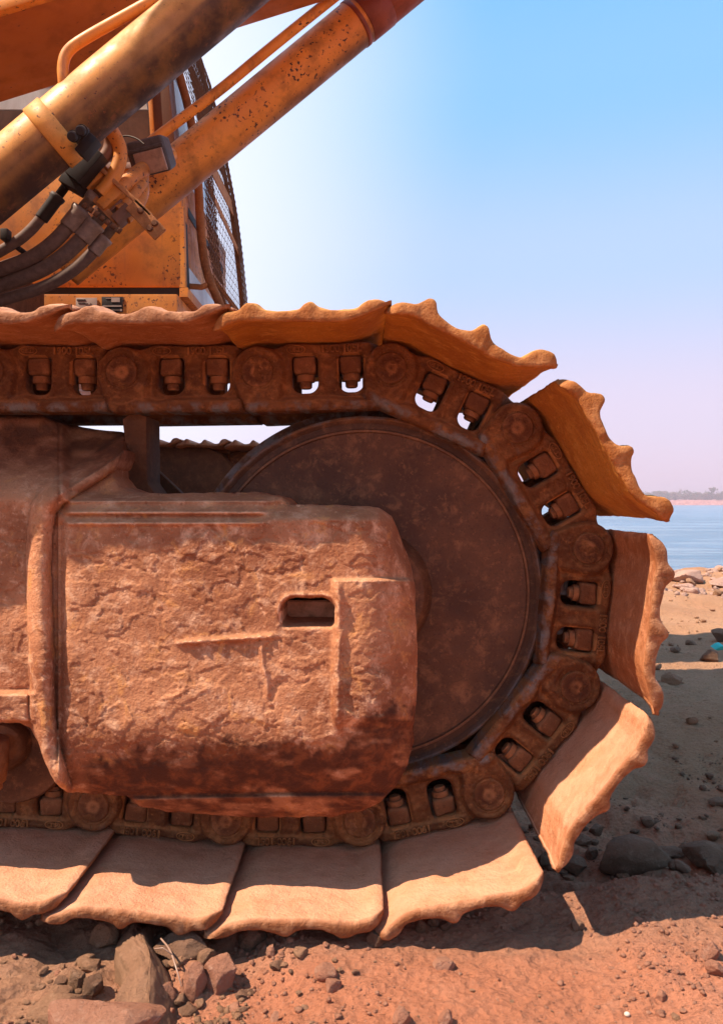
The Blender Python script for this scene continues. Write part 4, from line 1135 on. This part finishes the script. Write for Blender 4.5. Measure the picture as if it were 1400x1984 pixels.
# countable small stones
SM = [stone_me(400 + k, 3, (1, .85, .65), 16, .05, .62) for k in range(10)]
WORD = {'rock': 'brown', 'rock_red': 'reddish', 'rock_dark': 'dark', 'rock_pale': 'pale pink'}
def field(n, xr, yr, smin_, smax, mats, label, group, seed, cut):
    r = np.random.default_rng(seed); cache = {}
    xs = r.uniform(*xr, n); ys = r.uniform(*yr, n); zz = gz(xs, ys)
    for i in range(n):
        x, y = xs[i], ys[i]
        s = smin_ * (smax / smin_) ** (r.random() ** 2.2); mt = mats[r.integers(len(mats))]; k = int(r.integers(10))
        if (mt, k) not in cache:
            m2 = SM[k].copy(); m2.materials.clear(); m2.materials.append(M[mt]); cache[(mt, k)] = m2
        o = bpy.data.objects.new('small_stone', cache[(mt, k)]); COL.objects.link(o)
        o.location = (x, y, zz[i] + s * .35); o.rotation_euler = (r.uniform(-.3, .3), r.uniform(-.3, .3), r.uniform(0, 6)); sc = r.uniform(.75, 1.25, 3) * s; o.scale = sc
        px = 700 + F * x / (y + D); side = 'left' if px < cut[0] else 'right' if px > cut[1] else 'middle'
        size = 'big' if s > smin_ * 2.0 else 'small'
        thing(o, label.format(WORD[mt], size, side), 'stone', group + ', ' + WORD[mt] + ' ' + size + ', ' + side)
field(75, (-.50, -.17), (-.40, -.16), .004, .014, ['rock', 'rock_red', 'rock'], '{1} {0} stone in the {2} of the loose rubble at the lower left', 'rubble stones at the lower left', 1, (90, 200))
field(40, (-.22, .0), (-.36, -.17), .004, .010, ['rock', 'rock_red', 'rock_dark'], '{1} {0} stone in the {2} of the rubble right of the ridge stone', 'rubble stones right of the ridge stone', 2, (420, 560))
field(40, (0.0, .5), (-.40, -.22), .0020, .006, ['rock_red', 'rock_red', 'rock'], '{1} {0} pebble on the {2} of the sunlit red soil', 'pebbles on the sunlit soil', 3, (900, 1150))
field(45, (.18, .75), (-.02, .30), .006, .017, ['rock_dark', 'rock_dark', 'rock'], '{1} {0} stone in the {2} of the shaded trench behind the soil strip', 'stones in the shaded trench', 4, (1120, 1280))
field(34, (.5, 1.9), (.6, 2.9), .009, .024, ['rock_dark', 'rock', 'rock'], '{1} {0} stone on the {2} of the bare ground behind the track', 'stones on the bare ground', 5, (1280, 1350))
field(64, (1.5, 2.4), (3.1, 4.25), .018, .045, ['rock_pale', 'rock_pale', 'rock'], '{1} {0} rubble stone on the {2} of the shore in front of the water', 'rubble along the shore', 6, (1320, 1365))

def gravel(name, n, xr, yr, s0, s1, mat, label, seed):
    r = np.random.default_rng(seed); V0, F0 = ICO[1]
    xs = r.uniform(*xr, n); ys = r.uniform(*yr, n)
    keep = fbm(xs * 9, ys * 9, o=2, s=seed) > r.uniform(-.35, .85, n); xs = xs[keep]; ys = ys[keep]; n = len(xs)
    zz = gz(xs, ys); s = s0 * (s1 / s0) ** (r.random(n) ** 2.5)
    sc = s[:, None] * r.uniform(.7, 1.3, (n, 3)) * [1, 1, .75]
    a = r.uniform(0, 6.28, n); J = V0[None] * r.uniform(.55, 1.25, (n, len(V0), 1)); J = J * sc[:, None, :]
    X = J[..., 0] * np.cos(a)[:, None] - J[..., 1] * np.sin(a)[:, None]; Y = J[..., 0] * np.sin(a)[:, None] + J[..., 1] * np.cos(a)[:, None]
    V = np.stack([X + xs[:, None], Y + ys[:, None], J[..., 2] + (zz + s * .3)[:, None]], -1).reshape(-1, 3)
    Fc = (F0[None] + (np.arange(n) * len(V0))[:, None, None]).reshape(-1, 3)
    o = put(name, mesh_np(name, V, Fc, smooth=False), M[mat]); o['kind'] = 'stuff'; thing(o, label, 'gravel'); return o
gravel('gravel', 8000, (-.62, -.12), (-.45, -.02), .0012, .0065, 'rock', 'loose brown gravel and crumbs in the rubble under the left of the track', 61)
gravel('gravel', 15000, (-.22, .75), (-.47, -.02), .0006, .0044, 'rock_red', 'fine reddish grit strewn over the sunlit and shaded soil at the right', 62)
gravel('gravel', 3000, (.15, 1.1), (-.03, .55), .0015, .009, 'rock_dark', 'dark crumbs between the boulders of the shaded trench', 63)
gravel('gravel', 3500, (.3, 3.0), (.5, 4.3), .002, .010, 'rock', 'fine chips scattered across the bare ground towards the shore', 64)

# twig, scrap, shell
P = [at(352, 1858, -.215)]
def gp(px, py, up=.004):
    x, y, d = ground_hit(px, py); return (x, y, float(gz(np.array([x]), np.array([y]))[0]) + up)
tw = put('dry_twig', tube_me('dry_twig', [gp(312, 1872, .03), gp(330, 1890, .028), gp(342, 1915, .022), gp(352, 1938, .012)], [.0010, .0012, .0011, .0006], 8, smoothn=2), M['lens'])
thing(tw, 'thin dry twig lying over the stones right of the ridge stone', 'twig')
put('side_shoot', tube_me('side_shoot', [(0, 0, 0), (-.012, .004, .006), (-.022, .006, .004)], .0007, 6), M['lens'], tw).location = gp(335, 1900, .026)
def scrap():
    q = NB('turquoise plastic'); m = q.fin((.03, .42, .36), .35, .5)
    x, y, z = gp(1388, 1272, .03)
    pts = [(-.018, -.004), (.0, .007), (.015, .009), (.020, .0), (.016, -.008), (-.006, -.008)]
    o = put('plastic_scrap', prism_me('plastic_scrap', pts, -.012, .012, .002), m); o.location = (x, y, z); o.rotation_euler = (.4, 0, .4)
    thing(o, 'turquoise scrap of plastic lying beside a brown stone', 'scrap')
    q = NB('white shell'); m = q.fin((.60, .48, .36), .6, .3)
    me = stone_me(9, 2, (.003, .0028, .0024), 4, .03, .9); o = put('shell', me, m); o.location = gp(1214, 1970, .002); thing(o, 'tiny white shell on the sunlit red soil', 'shell')
scrap()
print('TRIS', sum(len(o.data.loops) - 2 * len(o.data.polygons) for o in COL.objects if o.type == 'MESH'), 'OBJS', len(COL.objects))

gravel('gravel', 2200, (1.0, 2.8), (3.0, 4.3), .006, .028, 'rock_pale', 'pale chips heaped between the shore stones in front of the water', 65)

def haze():
    x0, x1, y0, y1, z0, z1 = -1200, 1300, -30, 1560, -4.3, 16.5
    V = [(x, y, z) for x in (x0, x1) for y in (y0, y1) for z in (z0, z1)]
    Fc = [(0, 1, 3, 2), (4, 6, 7, 5), (0, 4, 5, 1), (2, 3, 7, 6), (0, 2, 6, 4), (1, 5, 7, 3)]
    m = bpy.data.materials.new('sea haze'); m.use_nodes = True; N = m.node_tree.nodes; N.clear()
    o_ = N.new('ShaderNodeOutputMaterial'); v = N.new('ShaderNodeVolumePrincipled'); m.node_tree.links.new(v.outputs[0], o_.inputs['Volume'])
    v.inputs['Color'].default_value = (.98, .81, .88, 1); v.inputs['Density'].default_value = .0011; v.inputs['Anisotropy'].default_value = .2
    o = put('haze', mesh_np('haze', np.array(V, float), np.array(Fc), smooth=False), m); o['kind'] = 'stuff'
haze()
